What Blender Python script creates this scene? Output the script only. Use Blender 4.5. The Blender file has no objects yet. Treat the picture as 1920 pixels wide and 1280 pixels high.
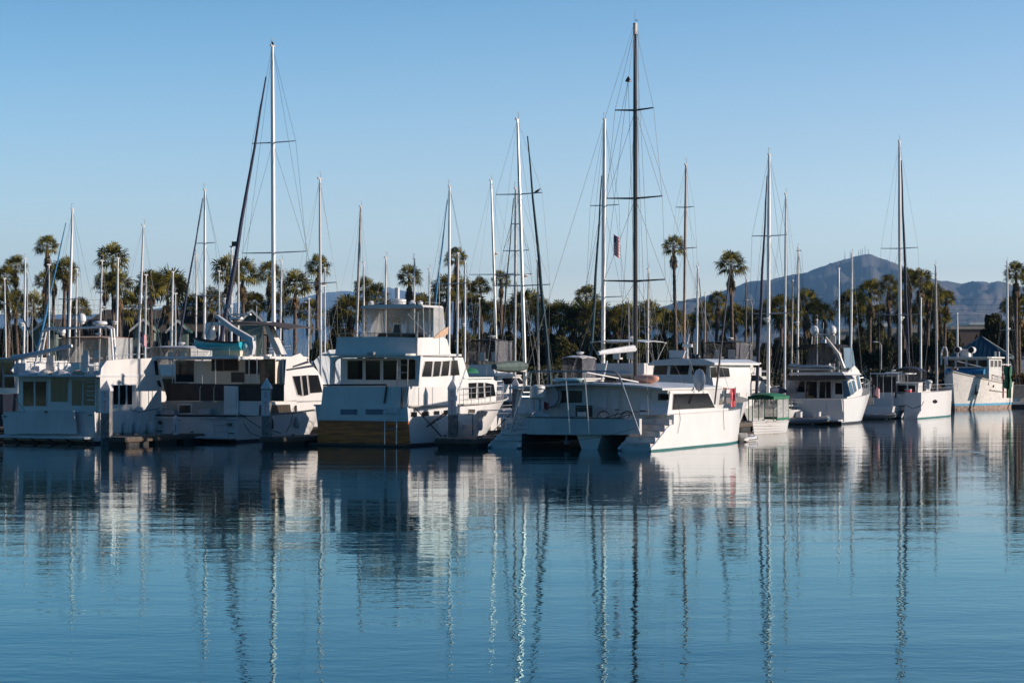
import bpy, math, random
from mathutils import Vector, Matrix
R_ = math.radians
F = 3733.0; H = 4.29; HZ = 690.0
scn = bpy.context.scene
COL = scn.collection
rnd = random.Random(7)
TH = 27.0

# ---------------------------------------------------------------- materials
def newmat(name):
    m = bpy.data.materials.new(name); m.use_nodes = True
    nt = m.node_tree
    return m, nt, nt.nodes['Principled BSDF']
def mat(name, c, rough=.5, metal=0, var=.12, scale=1.5, streak=0, bump=0, c2=None, spec=.5, stretch=None, detail=5):
    m, nt, b = newmat(name); N = nt.nodes; L = nt.links
    b.inputs['Roughness'].default_value = rough; b.inputs['Metallic'].default_value = metal
    b.inputs['Specular IOR Level'].default_value = spec
    tc = N.new('ShaderNodeTexCoord'); mp = N.new('ShaderNodeMapping'); L.new(tc.outputs['Object'], mp.inputs[0])
    if stretch: mp.inputs['Scale'].default_value = stretch
    n = N.new('ShaderNodeTexNoise'); n.inputs['Scale'].default_value = scale; n.inputs['Detail'].default_value = detail
    L.new(mp.outputs[0], n.inputs['Vector'])
    r = N.new('ShaderNodeValToRGB'); L.new(n.outputs[0], r.inputs[0])
    lo = c2 if c2 else tuple(v*(1-var) for v in c)
    r.color_ramp.elements[0].position = .36; r.color_ramp.elements[1].position = .62
    r.color_ramp.elements[0].color = (*lo, 1); r.color_ramp.elements[1].color = (*c, 1)
    out = r.outputs[0]
    if streak:
        mp2 = N.new('ShaderNodeMapping'); mp2.inputs['Scale'].default_value = (5, 5, .35); L.new(tc.outputs['Object'], mp2.inputs[0])
        n2 = N.new('ShaderNodeTexNoise'); n2.inputs['Scale'].default_value = 1.3; n2.inputs['Detail'].default_value = 7; L.new(mp2.outputs[0], n2.inputs['Vector'])
        r2 = N.new('ShaderNodeValToRGB'); r2.color_ramp.elements[0].position = .5; r2.color_ramp.elements[1].position = .78
        r2.color_ramp.elements[0].color = (0, 0, 0, 1); r2.color_ramp.elements[1].color = (streak, streak, streak, 1); L.new(n2.outputs[0], r2.inputs[0])
        mx = N.new('ShaderNodeMix'); mx.data_type = 'RGBA'; L.new(r2.outputs[0], mx.inputs[0]); L.new(out, mx.inputs[6])
        mx.inputs[7].default_value = (.30, .24, .17, 1); out = mx.outputs[2]
    L.new(out, b.inputs['Base Color'])
    if bump:
        bp = N.new('ShaderNodeBump'); bp.inputs['Strength'].default_value = bump; bp.inputs['Distance'].default_value = .05
        L.new(n.outputs[0], bp.inputs['Height']); L.new(bp.outputs[0], b.inputs['Normal'])
    return m
M = {}
M['gel'] = mat('white_gelcoat', (.65,.635,.61), .3, var=.07, scale=.6, streak=.13)
M['gel2'] = mat('worn_white_paint', (.58,.57,.545), .45, var=.14, scale=.8, streak=.28)
M['clean'] = mat('clean_white_gelcoat', (.68,.67,.65), .25, var=.05, scale=.8, streak=.07)
M['cream'] = mat('cream_paint', (.70,.64,.54), .4, var=.1)
M['old'] = mat('scuffed_hull_paint', (.72,.69,.64), .45, var=.12, scale=2.2, streak=.35, bump=.15, stretch=(1,.4,1.6))
M['grey'] = mat('grey_paint', (.36,.37,.38), .5)
M['lgrey'] = mat('pale_grey_paint', (.55,.56,.57), .5)
M['darkhull'] = mat('navy_hull_paint', (.015,.018,.03), .25)
M['blackp'] = mat('black_trim', (.012,.012,.013), .4)
M['deck'] = mat('worn_deck', (.50,.47,.42), .7, var=.3, scale=3)
M['glass'] = mat('dark_window_glass', (.008,.009,.011), .06, var=.5, scale=.8, spec=.3)
M['curt'] = mat('curtained_window_glass', (.075,.062,.05), .15, var=.5, scale=1.2, stretch=(6,6,.4), spec=.3)
M['blueg'] = mat('tinted_blue_glass', (.08,.17,.26), .08, var=.3, scale=1.5)
M['mesh'] = mat('brown_mesh_canvas', (.035,.024,.018), .7, var=.5, scale=2)
M['steel'] = mat('stainless_steel', (.42,.42,.42), .32, .45)
M['alu'] = mat('anodised_aluminium', (.66,.65,.63), .38, .55, var=.1, scale=1, stretch=(4,4,.3))
M['mastw'] = mat('white_painted_spar', (.76,.74,.71), .35, var=.14, scale=1, stretch=(5,5,.5))
M['mastg'] = mat('mottled_grey_spar', (.50,.46,.42), .5, var=.45, scale=4, stretch=(3,3,1))
M['mastb'] = mat('black_carbon_spar', (.07,.055,.05), .3, var=.4, scale=2, stretch=(3,3,.4))
M['mastt'] = mat('varnished_wood_spar', (.34,.16,.085), .4, var=.5, scale=2, stretch=(6,6,.6))
M['wire'] = mat('rigging_wire', (.06,.065,.07), .5, 0)
M['rope'] = mat('dark_dock_line', (.03,.03,.035), .8)
M['wood'] = mat('varnished_teak', (.20,.085,.035), .35, var=.5, scale=2, stretch=(1,1,6))
M['plank'] = mat('weathered_ochre_planking', (.72,.155,.004), .45, c2=(.28,.045,.001), scale=1.6, stretch=(.5,1,5), bump=.3)
M['canvasg'] = mat('green_canvas', (.01,.15,.07), .75, var=.3)
M['coverg'] = mat('grey_green_sail_cover', (.075,.11,.10), .8, var=.4, scale=3, bump=.5, stretch=(1,1,.4))
M['navy'] = mat('navy_canvas', (.014,.022,.055), .75, var=.4, scale=3, bump=.5)
M['black'] = mat('black_canvas', (.014,.013,.014), .75, var=.4, scale=3)
M['dteal'] = mat('dark_teal_canvas', (.008,.05,.07), .75, var=.4)
M['blue'] = mat('bright_blue_canvas', (.008,.17,.34), .7, var=.3)
M['pblue'] = mat('blue_trim_paint', (.015,.14,.34), .5, var=.2)
M['tan'] = mat('tan_canvas', (.50,.33,.22), .8, var=.25, scale=1.5, bump=.3)
M['brownc'] = mat('grey_brown_canvas', (.085,.07,.062), .8, var=.3)
M['turq'] = mat('turquoise_paint', (.012,.42,.50), .35, var=.2)
M['mint'] = mat('pale_mint_plastic', (.45,.68,.66), .4)
M['salmon'] = mat('salmon_plastic', (.78,.38,.26), .4, var=.15)
M['red'] = mat('red_cloth', (.75,.13,.15), .7)
M['orange'] = mat('orange_plastic', (.6,.2,.03), .5)
M['redtube'] = mat('red_rubber', (.22,.022,.025), .5)
M['rubber'] = mat('grey_rubber', (.16,.17,.18), .55)
M['lrub'] = mat('pale_grey_rubber', (.42,.45,.46), .5)
M['blk'] = mat('black_rubber', (.012,.012,.012), .5)
M['antif'] = mat('green_antifouling', (.01,.13,.12), .6, var=.4, scale=4)
M['antib'] = mat('dark_antifouling_and_tunnel_shade', (.012,.015,.02), .6)  # hull bottoms; also the painted shade in the catamaran tunnel
M['bluestr'] = mat('pale_blue_boot_stripe', (.10,.36,.55), .45)
M['rust'] = mat('fouled_antifouling', (.42,.33,.27), .8, c2=(.12,.06,.035), scale=7)
M['conc'] = mat('stained_concrete', (.34,.31,.27), .85, var=.35, scale=3, streak=.5, bump=.4)
M['dockc'] = mat('weathered_dock_boards', (.13,.11,.09), .85, c2=(.05,.042,.035), scale=3, stretch=(1,8,1), bump=.3)
M['dockd'] = mat('dark_dock_float', (.03,.03,.03), .8, var=.5)
M['pile'] = mat('grey_piling_concrete', (.22,.21,.20), .8, c2=(.10,.095,.085), scale=4, bump=.3)
M['sign'] = mat('white_sign_plastic', (.60,.60,.60), .5, var=.12, scale=5)
M['txt'] = mat('faded_red_lettering', (.42,.10,.09), .6)
M['trunk'] = mat('palm_trunk_bark', (.16,.11,.08), .95, c2=(.07,.05,.04), scale=3, stretch=(1,1,4), bump=.6)
M['bark'] = mat('tree_bark', (.10,.075,.055), .95, bump=.5)
M['dead'] = mat('dead_palm_frond', (.19,.125,.06), .9, var=.4, scale=2)
M['rock'] = mat('shore_rock', (.20,.18,.155), .9, var=.5, scale=.6, bump=.6)
M['soil'] = mat('dry_ground', (.13,.12,.075), .95, c2=(.07,.085,.04), scale=.05)
M['roofd'] = mat('brown_shingle_roof', (.095,.08,.06), .9, c2=(.05,.043,.035), scale=2.5, stretch=(1,1,3), bump=.3)
M['walld'] = mat('dark_wood_wall', (.055,.045,.04), .8)
M['greenr'] = mat('green_shingle_roof', (.05,.14,.09), .8, var=.4, scale=4)
M['sage'] = mat('sage_wall_paint', (.13,.18,.16), .7)
M['trimw'] = mat('white_trim_paint', (.7,.7,.68), .5)
M['tealr'] = mat('teal_metal_roof', (.012,.055,.085), .4, var=.15)
M['stucco'] = mat('tan_stucco', (.42,.35,.29), .9)
M['stuccow'] = mat('pale_stucco', (.36,.35,.34), .9)
M['brick'] = mat('brown_block_wall', (.16,.105,.085), .9, var=.2)
M['pole'] = mat('galvanised_pole', (.25,.24,.22), .5, .4)
M['bird'] = mat('dark_feathers', (.03,.03,.035), .7)
M['vanw'] = mat('white_van_paint', (.65,.67,.70), .3)
M['seat'] = mat('white_vinyl_cushion', (.62,.60,.57), .55)
def leafmat(name, c1, c2, tr=.25):
    m, nt, b = newmat(name); N = nt.nodes; L = nt.links
    g = N.new('ShaderNodeNewGeometry'); r = N.new('ShaderNodeValToRGB')
    L.new(g.outputs['Random Per Island'], r.inputs[0])
    r.color_ramp.elements[0].color = (*c1, 1); r.color_ramp.elements[1].color = (*c2, 1)
    L.new(r.outputs[0], b.inputs['Base Color']); b.inputs['Roughness'].default_value = .65; b.inputs['Specular IOR Level'].default_value = .15
    t = N.new('ShaderNodeBsdfTranslucent'); L.new(r.outputs[0], t.inputs[0])
    mx = N.new('ShaderNodeMixShader'); mx.inputs[0].default_value = tr
    L.new(b.outputs[0], mx.inputs[1]); L.new(t.outputs[0], mx.inputs[2])
    L.new(mx.outputs[0], N['Material Output'].inputs[0]); return m
M['frond'] = leafmat('palm_frond_green', (.012,.020,.005), (.30,.25,.045), .3)
M['leafd'] = leafmat('dark_evergreen_leaf', (.004,.008,.003), (.07,.07,.018))
M['leafg'] = leafmat('olive_green_leaf', (.02,.026,.008), (.18,.155,.04))
M['leafo'] = leafmat('russet_hedge_leaf', (.10,.05,.02), (.22,.12,.04))
def vinyl(name, c, alpha):
    m, nt, b = newmat(name); N = nt.nodes; L = nt.links
    b.inputs['Base Color'].default_value = (*c, 1); b.inputs['Roughness'].default_value = .12
    t = N.new('ShaderNodeBsdfTransparent'); mx = N.new('ShaderNodeMixShader')
    tc = N.new('ShaderNodeTexCoord'); n = N.new('ShaderNodeTexNoise'); n.inputs['Scale'].default_value = 1.1; L.new(tc.outputs['Object'], n.inputs['Vector'])
    mr = N.new('ShaderNodeMapRange'); mr.inputs[1].default_value = .3; mr.inputs[2].default_value = .7
    mr.inputs[3].default_value = alpha-.15; mr.inputs[4].default_value = alpha+.15; L.new(n.outputs[0], mr.inputs[0])
    L.new(mr.outputs[0], mx.inputs[0]); L.new(t.outputs[0], mx.inputs[1]); L.new(b.outputs[0], mx.inputs[2])
    L.new(mx.outputs[0], N['Material Output'].inputs[0]); return m
M['vinyl'] = vinyl('clear_vinyl_panel', (.55,.55,.54), .45)
M['vinyld'] = vinyl('smoked_vinyl_panel', (.16,.16,.18), .5)
M['vinylg'] = vinyl('green_tinted_vinyl', (.10,.20,.16), .45)

# ---------------------------------------------------------------- mesh builder
class MB:
    def __init__(s): s.v = []; s.f = []; s.mi = []; s.cur = 0
    def add(s, vs, fs):
        o = len(s.v); s.v += [tuple(p) for p in vs]
        s.f += [tuple(i+o for i in f) for f in fs]; s.mi += [s.cur]*len(fs)
    def box(s, x0, x1, y0, y1, z0, z1, ch=0):
        if ch:
            c = min(ch, abs(x1-x0)*.45, abs(y1-y0)*.45)
            return s.prism([(x0+c,y0),(x1-c,y0),(x1,y0+c),(x1,y1-c),(x1-c,y1),(x0+c,y1),(x0,y1-c),(x0,y0+c)], 2, z0, z1)
        s.add([(x0,y0,z0),(x1,y0,z0),(x1,y1,z0),(x0,y1,z0),(x0,y0,z1),(x1,y0,z1),(x1,y1,z1),(x0,y1,z1)],
              [(0,3,2,1),(4,5,6,7),(0,1,5,4),(1,2,6,5),(2,3,7,6),(3,0,4,7)])
    def prism(s, poly, axis, a, b):
        def P(p, t):
            return (t,p[0],p[1]) if axis == 0 else (p[0],t,p[1]) if axis == 1 else (p[0],p[1],t)
        n = len(poly); vs = [P(p,a) for p in poly]+[P(p,b) for p in poly]
        s.add(vs, [tuple(range(n))[::-1], tuple(range(n,2*n))]+[(i,(i+1)%n,(i+1)%n+n,i+n) for i in range(n)])
    def tube(s, p0, p1, r0, r1=None, n=6):
        p0 = Vector(p0); p1 = Vector(p1); r1 = r0 if r1 is None else r1
        d = (p1-p0); 
        if d.length < 1e-5: return
        d.normalize(); u = d.orthogonal().normalized(); w = d.cross(u)
        vs = []
        for p, r in ((p0,r0),(p1,r1)):
            for i in range(n):
                a = 2*math.pi*i/n; vs.append(p+u*(math.cos(a)*r)+w*(math.sin(a)*r))
        s.add(vs, [tuple(range(n))[::-1], tuple(range(n,2*n))]+[(i,(i+1)%n,(i+1)%n+n,i+n) for i in range(n)])
    def path(s, pts, r, n=6):
        if not isinstance(r, (list, tuple)): r = [r]*len(pts)
        pts = [Vector(p) for p in pts]; vs = []; k = len(pts)
        d0 = (pts[1]-pts[0]).normalized(); u = d0.orthogonal().normalized()
        for j in range(k):
            d = (pts[min(j+1,k-1)]-pts[max(j-1,0)]).normalized()
            u = (u-d*u.dot(d)).normalized(); w = d.cross(u)
            for i in range(n):
                a = 2*math.pi*i/n; vs.append(pts[j]+u*(math.cos(a)*r[j])+w*(math.sin(a)*r[j]))
        fs = [tuple(range(n))[::-1], tuple(range((k-1)*n,k*n))]
        for j in range(k-1):
            for i in range(n): fs.append((j*n+i, j*n+(i+1)%n, (j+1)*n+(i+1)%n, (j+1)*n+i))
        s.add(vs, fs)
    def ell(s, c, rx, ry, rz, n=12, m=7, zmin=-1.0):
        vs = []; fs = []
        a0 = math.asin(max(-1, zmin))
        for j in range(m+1):
            t = a0+(math.pi/2-a0)*j/m
            for i in range(n):
                a = 2*math.pi*i/n
                vs.append((c[0]+rx*math.cos(t)*math.cos(a), c[1]+ry*math.cos(t)*math.sin(a), c[2]+rz*math.sin(t)))
        for j in range(m):
            for i in range(n): fs.append((j*n+i, j*n+(i+1)%n, (j+1)*n+(i+1)%n, (j+1)*n+i))
        fs.append(tuple(range(n))[::-1]); s.add(vs, fs)
    def lathe(s, c, prof, n=14):
        vs = []; fs = []; m = len(prof)
        for r, z in prof:
            for i in range(n):
                a = 2*math.pi*i/n; vs.append((c[0]+r*math.cos(a), c[1]+r*math.sin(a), c[2]+z))
        for j in range(m-1):
            for i in range(n): fs.append((j*n+i, j*n+(i+1)%n, (j+1)*n+(i+1)%n, (j+1)*n+i))
        fs += [tuple(range(n))[::-1], tuple(range((m-1)*n, m*n))]; s.add(vs, fs)
    def sheet(s, rows, t=.02, ax=(0,0,1)):
        """thick sheet through a grid of points"""
        m = len(rows); n = len(rows[0]); ax = Vector(ax)*t
        top = [Vector(p) for r in rows for p in r]; vs = top+[p-ax for p in top]; N = m*n; fs = []
        for j in range(m-1):
            for i in range(n-1):
                a, b, c, d = j*n+i, j*n+i+1, (j+1)*n+i+1, (j+1)*n+i
                fs += [(a,b,c,d), (a+N,d+N,c+N,b+N)]
        edge = [i for i in range(n)]+[j*n+n-1 for j in range(1,m)]+[(m-1)*n+i for i in range(n-2,-1,-1)]+[j*n for j in range(m-2,0,-1)]
        for k in range(len(edge)):
            a, b = edge[k], edge[(k+1)%len(edge)]; fs.append((a, a+N, b+N, b))
        s.add(vs, fs)
    def build(s, name, mats, parent=None, ang=35):
        me = bpy.data.meshes.new(name); me.from_pydata(s.v, [], s.f)
        if not isinstance(mats, (list, tuple)): mats = [mats]
        for m in mats: me.materials.append(M[m] if isinstance(m, str) else m)
        if len(mats) > 1: me.polygons.foreach_set('material_index', s.mi)
        me.polygons.foreach_set('use_smooth', [True]*len(me.polygons))
        me.validate(); me.update(); me.set_sharp_from_angle(angle=R_(ang))
        o = bpy.data.objects.new(name, me); COL.objects.link(o)
        if parent: o.parent = parent
        return o
def tag(o, label=None, cat=None, group=None, kind=None):
    if label: o['label'] = label
    if cat: o['category'] = cat
    if group: o['group'] = group
    if kind: o['kind'] = kind
    return o
def empty(name, loc, rz=0, label=None, cat=None, group=None):
    o = bpy.data.objects.new(name, None); COL.objects.link(o); o.location = loc; o.rotation_euler = (0,0,rz)
    o.empty_display_size = .3
    return tag(o, label, cat, group)
def copy_tree(o, parent=None):
    c = o.copy(); COL.objects.link(c)
    if parent: c.parent = parent
    for ch in list(o.children): copy_tree(ch, c)
    return c
def W(px, py, d):                      # a point of the place seen at that bearing and distance
    return Vector(((px-960)/F*d, d, H+(HZ-py)/F*d))
def dist(yw): return F*H/(yw-HZ)

# ---------------------------------------------------------------- a frame standing on the water: x starboard, y forward, z up
class Fr:
    def __init__(s, name, label, cat, o=None, th=TH, group=None, pl=None, pr=None, yw=None, z=0):
        t = R_(th); s.th = th; s.R = Vector((math.cos(t), -math.sin(t), 0)); s.D = Vector((math.sin(t), math.cos(t), 0))
        if o is None:
            d = dist(yw); xr = (pr-960)/F*d; k = (pl-960)/F
            s.b = (xr-k*d)/(math.cos(t)-k*(-math.sin(t))*-1) if False else (xr-k*d)/(math.cos(t)+k*math.sin(t))
            c = Vector((xr, d, 0))-s.R*(s.b/2); s.o = Vector((c.x, c.y, z))
        else: s.o = Vector(o)
        s.e = empty(name, s.o, -t, label, cat, group)
        c = Vector((0,0,H))-s.o; s.c = Vector((c.dot(s.R), c.dot(s.D), c.z))
    def ray(s, px, py):
        d = Vector(((px-960)/F, 1, (HZ-py)/F)); return Vector((d.dot(s.R), d.dot(s.D), d.z))
    def Y(s, px, py, y0):
        r = s.ray(px,py); k = (y0-s.c.y)/r.y; p = s.c+r*k; return (p.x, p.z)
    def X(s, px, py, x0):
        r = s.ray(px,py); k = (x0-s.c.x)/r.x; p = s.c+r*k; return (p.y, p.z)
    def P(s, px, py, y0): x, z = s.Y(px,py,y0); return (x, y0, z)
    def Q(s, px, py, x0): y, z = s.X(px,py,x0); return (x0, y, z)
    def part(s, name, mb, m, parent=None, label=None, ang=35):
        o = mb.build(name, m, parent or s.e, ang)
        if label: o['label'] = label
        return o
    def st(s, name, m, y0, polys, dep=.05, parent=None, label=None, ret=False):   # panels facing aft
        mb = MB()
        if not isinstance(polys[0], list): polys = [polys]
        for pl in polys: mb.prism([s.Y(px,py,y0) for px,py in pl], 1, y0, y0+dep)
        return s.part(name, mb, m, parent, label)
    def sd(s, name, m, x0, polys, dep=.05, parent=None, label=None):              # panels facing starboard
        mb = MB()
        if not isinstance(polys[0], list): polys = [polys]
        for pl in polys: mb.prism([s.X(px,py,x0) for px,py in pl], 0, x0, x0-dep)
        return s.part(name, mb, m, parent, label)
    def win(s, side, p0, polys, fm='gel', pm='glass', fr=.05, parent=None, name='window'):
        if not isinstance(polys[0], list): polys = [polys]
        for pl in polys:
            if len(pl) == 2: (a,b),(c,d) = pl; pl = [(a,b),(c,b),(c,d),(a,d)]
            q = [(s.Y if side == 'st' else s.X)(px,py,p0) for px,py in pl]
            cx = sum(a for a,_ in q)/len(q); cz = sum(b for _,b in q)/len(q)
            big = [(a+fr*(1 if a > cx else -1), b+fr*(1 if b > cz else -1)) for a,b in q]
            m1 = MB(); m2 = MB()
            if side == 'st': m1.prism(big, 1, p0-.02, p0+.01); m2.prism(q, 1, p0-.03, p0)
            else: m1.prism(big, 0, p0+.02, p0-.01); m2.prism(q, 0, p0+.03, p0)
            o = s.part(name, m1, fm, parent); s.part('pane', m2, pm, o)
    def winp(s, x0, rects, **k):       # the same windows on the port side, from local (y, z)
        pass

def hull_mb(L, b, zs, zb, draft=.55, trake=0.0, brake=.25, p=2.2, t0=.25, wl=.86, stern=.92, zmid=None, stripe=.14, nst=18, x0=0, stripe2=None, flare=.55):
    """lofted hull: material 0 topsides, 1 bottom, 2 deck"""
    mb = MB(); zmid = zs if zmid is None else zmid
    levels = ['k', 'b', 0.0, stripe] + ([stripe2] if stripe2 else []) + ['m1','m2','s']
    rows = []
    for i in range(nst+1):
        t = i/nst
        sheer = zs+(zb-zs)*t*t if zmid == zs else (zs*(1-t)*(1-2*t)+4*zmid*t*(1-t)+zb*t*(2*t-1))
        row = []
        for lv in levels:
            z = {'k':-draft*(1-.7*t**3), 'b':-draft*.55, 'm1':None, 'm2':None, 's':sheer}.get(lv, lv) if isinstance(lv, str) else lv
            top = stripe2 or stripe
            if lv == 'm1': z = top+(sheer-top)*.38
            if lv == 'm2': z = top+(sheer-top)*.74
            u = max(0, min(1, (z+draft*.3)/(sheer+draft*.3)))
            f = 1-(max(0,(t-t0)/(1-t0)))**(p-(1-u)*flare*1.1)
            sf = stern+(1-stern)*min(1, t/.35)
            wlf = wl+(1-wl)*u**.8
            if lv == 'k': wlf = .03
            if lv == 'b': wlf = wl*.62
            w = b/2*f*sf*wlf
            ys = -trake*z; yb = L*(1-brake*(1-u)*.6)
            row.append((w, ys+t*(yb-ys), z))
        rows.append(row)
    n = len(levels); nl = 2*n
    vs = []
    for row in rows:
        vs += [(x0+w,y,z) for w,y,z in row]+[(x0-w,y,z) for w,y,z in reversed(row)]
    base_m = 3 + (1 if stripe2 else 0)
    for i in range(nst):
        for j in range(nl-1):
            a = j if j < n else nl-1-j
            lvl = j if j < n-1 else (n-1 if j == n-1 else nl-2-j)
            mb.cur = 2 if lvl == n-1 else (1 if lvl < 3 else (3 if (stripe2 and lvl == 3) else 0))
            mb.add([vs[i*nl+j], vs[i*nl+j+1], vs[(i+1)*nl+j+1], vs[(i+1)*nl+j]], [(0,3,2,1)])
    # transom as quads
    for j in range(n-1):
        mb.cur = 1 if j < 3 else 0
        mb.add([vs[j], vs[j+1], vs[nl-2-j], vs[nl-1-j]], [(0,1,2,3)])
    # weld
    idx = {}; nv = []; mp = []
    for v in mb.v:
        k = (round(v[0],4), round(v[1],4), round(v[2],4))
        if k not in idx: idx[k] = len(nv); nv.append(v)
        mp.append(idx[k])
    fs = []; mi = []
    for f, m_ in zip(mb.f, mb.mi):
        g = []
        for i in f:
            if mp[i] not in g: g.append(mp[i])
        if len(g) >= 3: fs.append(tuple(g)); mi.append(m_)
    mb.v = nv; mb.f = fs; mb.mi = mi; mb.cur = 0
    mb.rows = rows
    return mb
def sheer_pts(mb, off=-.08, dz=0, side=1, i0=0, i1=None):
    r = [row[-1] for row in mb.rows][i0:i1]
    return [((max(0,w+off))*side, y, z+dz) for w,y,z in r]
def rail(pts, h, r=.018, every=1, mids=1):
    mb = MB(); top = [(x,y,z+h) for x,y,z in pts]; mb.path(top, r)
    for k in range(mids): mb.path([(x,y,z+h*(k+1)/(mids+1)) for x,y,z in pts], r*.6, 5)
    for i in range(0, len(pts), every): mb.tube(pts[i], top[i], r*.9)
    return mb
def inflatable(name, label, loc, rz, L=3.2, b=1.5, m='lrub', r=.22, tilt=(0,0), motor=True, floor='grey', group=None, strip='darkhull'):
    e = empty(name, loc, rz, label, 'dinghy', group); e.rotation_euler = (tilt[0], tilt[1], rz)
    mb = MB(); w = b/2-r
    pts = [(-w,0,r),(-w,L*.35,r),(-w,L*.62,r*1.05),(-w*.75,L*.82,r*1.25),(-w*.35,L*.95,r*1.6),(0,L-r,r*1.75),(w*.35,L*.95,r*1.6),(w*.75,L*.82,r*1.25),(w,L*.62,r*1.05),(w,L*.35,r),(w,0,r)]
    rr = [r*.45]+[r]*9+[r*.45]
    pts = [(-w,-.35,r)]+pts[:]+[(w,-.35,r)]; rr = [r*.15, r]+[r]*9+[r, r*.15]
    mb.path(pts, rr, 10); mb.build('tube', m, e)
    s_ = MB(); s_.path([(x*1.0+(r*.98 if x > 0 else -r*.98 if x < 0 else 0), y+(r*.98 if abs(x) < w*.5 else 0), z) for x,y,z in pts[1:-1]], .035, 5); s_.build('rubbing_strip', strip, e)
    h = MB(); h.prism([(-w*.8,.1),(0,-.14),(w*.8,.1),(w,.3),(-w,.3)], 1, 0, L*.75); h.build('floor', floor, e)
    t = MB(); t.box(-w,w,.05,.1,.0,.55); t.build('transom', 'gel', e)
    st_ = MB(); st_.box(-w,w,L*.4,L*.4+.28,.38,.43,.05); st_.build('seat', 'lgrey', e)
    if motor: outboard(e, (0,-.05,.55), .8)
    return e
def outboard(parent, loc, s=1, m='blackp'):
    x,y,z = loc; mb = MB()
    pr = [(0,.0),(.16,.02),(.2,.12),(.2,.38),(.15,.5),(.05,.54),(0,.54)]
    mb.lathe((x,y-.12*s,z), [(a*s,c*s) for a,c in pr], 10); c = mb.build('motor_cowl', m, parent)
    l = MB(); l.box(x-.06*s,x+.06*s,y-.2*s,y-.02,z-.7*s,z,.02); l.box(x-.03*s,x+.03*s,y-.32*s,y-.05*s,z-.62*s,z-.58*s)
    l.build('motor_leg', 'grey', parent)
    return c
def flagpole(name, label, p, h, rz=0, w=.9, slack=None):
    """small stars-and-stripes flag hanging slack from a staff"""
    e = empty(name, p, rz, label, 'flag')
    s_ = MB(); s_.tube((0,0,0),(0,-.1,h),.012); s_.build('staff', 'steel', e)
    mb = MB(); n = 13; hh = .95*w; fw = w*.55
    if slack: fw, hh = slack
    for k in range(n):
        mb.cur = k % 2
        for i in range(6):
            x0 = .03+fw*i/6; x1 = .03+fw*(i+1)/6
            f = lambda x: .06*math.sin(x*14)
            z0 = h-hh*k/n; z1 = h-hh*(k+1)/n
            if k < 5 and i < 2: mb.cur = 2
            else: mb.cur = k % 2
            d0 = -.7*x0; d1 = -.7*x1
            mb.add([(x0,f(x0)-.1,z0+d0),(x1,f(x1)-.1,z0+d1),(x1,f(x1)-.1,z1+d1),(x0,f(x0)-.1,z1+d0),(x0,f(x0)-.108,z0+d0),(x1,f(x1)-.108,z0+d1),(x1,f(x1)-.108,z1+d1),(x0,f(x0)-.108,z1+d0)],[(0,1,2,3),(7,6,5,4)])
    mb.build('cloth', ['red','sign','navy'], e)
    return e
def radome(parent, p, r=.3, name='radar_dome', m='clean', kind=0):
    mb = MB()
    if kind == 0: mb.lathe(p, [(r*.55,0),(r*.62,.04),(r,.1),(r*1.02,r*.45),(r*.9,r*.62),(r*.4,r*.72),(0.01,r*.74)])
    elif kind == 1: mb.lathe(p, [(r*.6,-.1),(r*.7,0),(r*.98,r*.25),(r,r*.9),(r*.92,r*1.35),(r*.65,r*1.75),(r*.3,r*1.95),(0.01,r*2)])
    else:
        mb.lathe(p, [(r*.3,-.15),(r*.32,.12),(r*.2,.16),(.01,.17)]); mb.box(p[0]-r*1.5,p[0]+r*1.5,p[1]-.07,p[1]+.07,p[2]+.17,p[2]+.3,.05)
    return mb.build(name, m, parent)
# ---------------------------------------------------------------- light, sky, camera
SKYM = [(1.58,1.36,1.34),(1.03,.965,1.0),(.54,.73,.84),(.08,.32,.46),(.02,.18,.36)]
SUN_EL = 17.0; SUN = Vector((math.sin(R_(97)), math.cos(R_(97)), 0))
az = math.atan2(SUN.x, SUN.y)
w = bpy.data.worlds.new('World'); scn.world = w; w.use_nodes = True
nt = w.node_tree; bg = nt.nodes['Background']
sk = nt.nodes.new('ShaderNodeTexSky'); sk.sky_type = 'NISHITA'; sk.sun_disc = False
sk.sun_elevation = R_(SUN_EL); sk.sun_rotation = az; sk.air_density = 1.0; sk.dust_density = .05; sk.ozone_density = 2.6; sk.altitude = 0
tc = nt.nodes.new('ShaderNodeTexCoord'); sp_ = nt.nodes.new('ShaderNodeSeparateXYZ'); nt.links.new(tc.outputs['Generated'], sp_.inputs[0])
ma = nt.nodes.new('ShaderNodeMath'); ma.operation = 'MULTIPLY_ADD'; ma.inputs[1].default_value = -.11; nt.links.new(sp_.outputs[0], ma.inputs[0]); nt.links.new(sp_.outputs[2], ma.inputs[2])
rp = nt.nodes.new('ShaderNodeValToRGB'); mb_ = nt.nodes.new('ShaderNodeMath'); mb_.operation = 'MINIMUM'; mb_.inputs[1].default_value = 0; nt.links.new(sp_.outputs[1], mb_.inputs[0])
mc_ = nt.nodes.new('ShaderNodeMath'); mc_.operation = 'MULTIPLY_ADD'; mc_.inputs[1].default_value = -.25; nt.links.new(mb_.outputs[0], mc_.inputs[0]); nt.links.new(ma.outputs[0], mc_.inputs[2]); nt.links.new(mc_.outputs[0], rp.inputs[0]); el_ = rp.color_ramp.elements   # clear-air depth of the sky with height
for i_, (p_, c_) in enumerate([(0,SKYM[0]),(.09,SKYM[1]),(.185,SKYM[2]),(.30,SKYM[3]),(.8,SKYM[4])]):
    e_ = el_[i_] if i_ < 2 else el_.new(p_)
    e_.position = p_; e_.color = (*c_, 1)
mxs = nt.nodes.new('ShaderNodeMix'); mxs.data_type = 'RGBA'; mxs.blend_type = 'MULTIPLY'; mxs.inputs[0].default_value = 1
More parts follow.
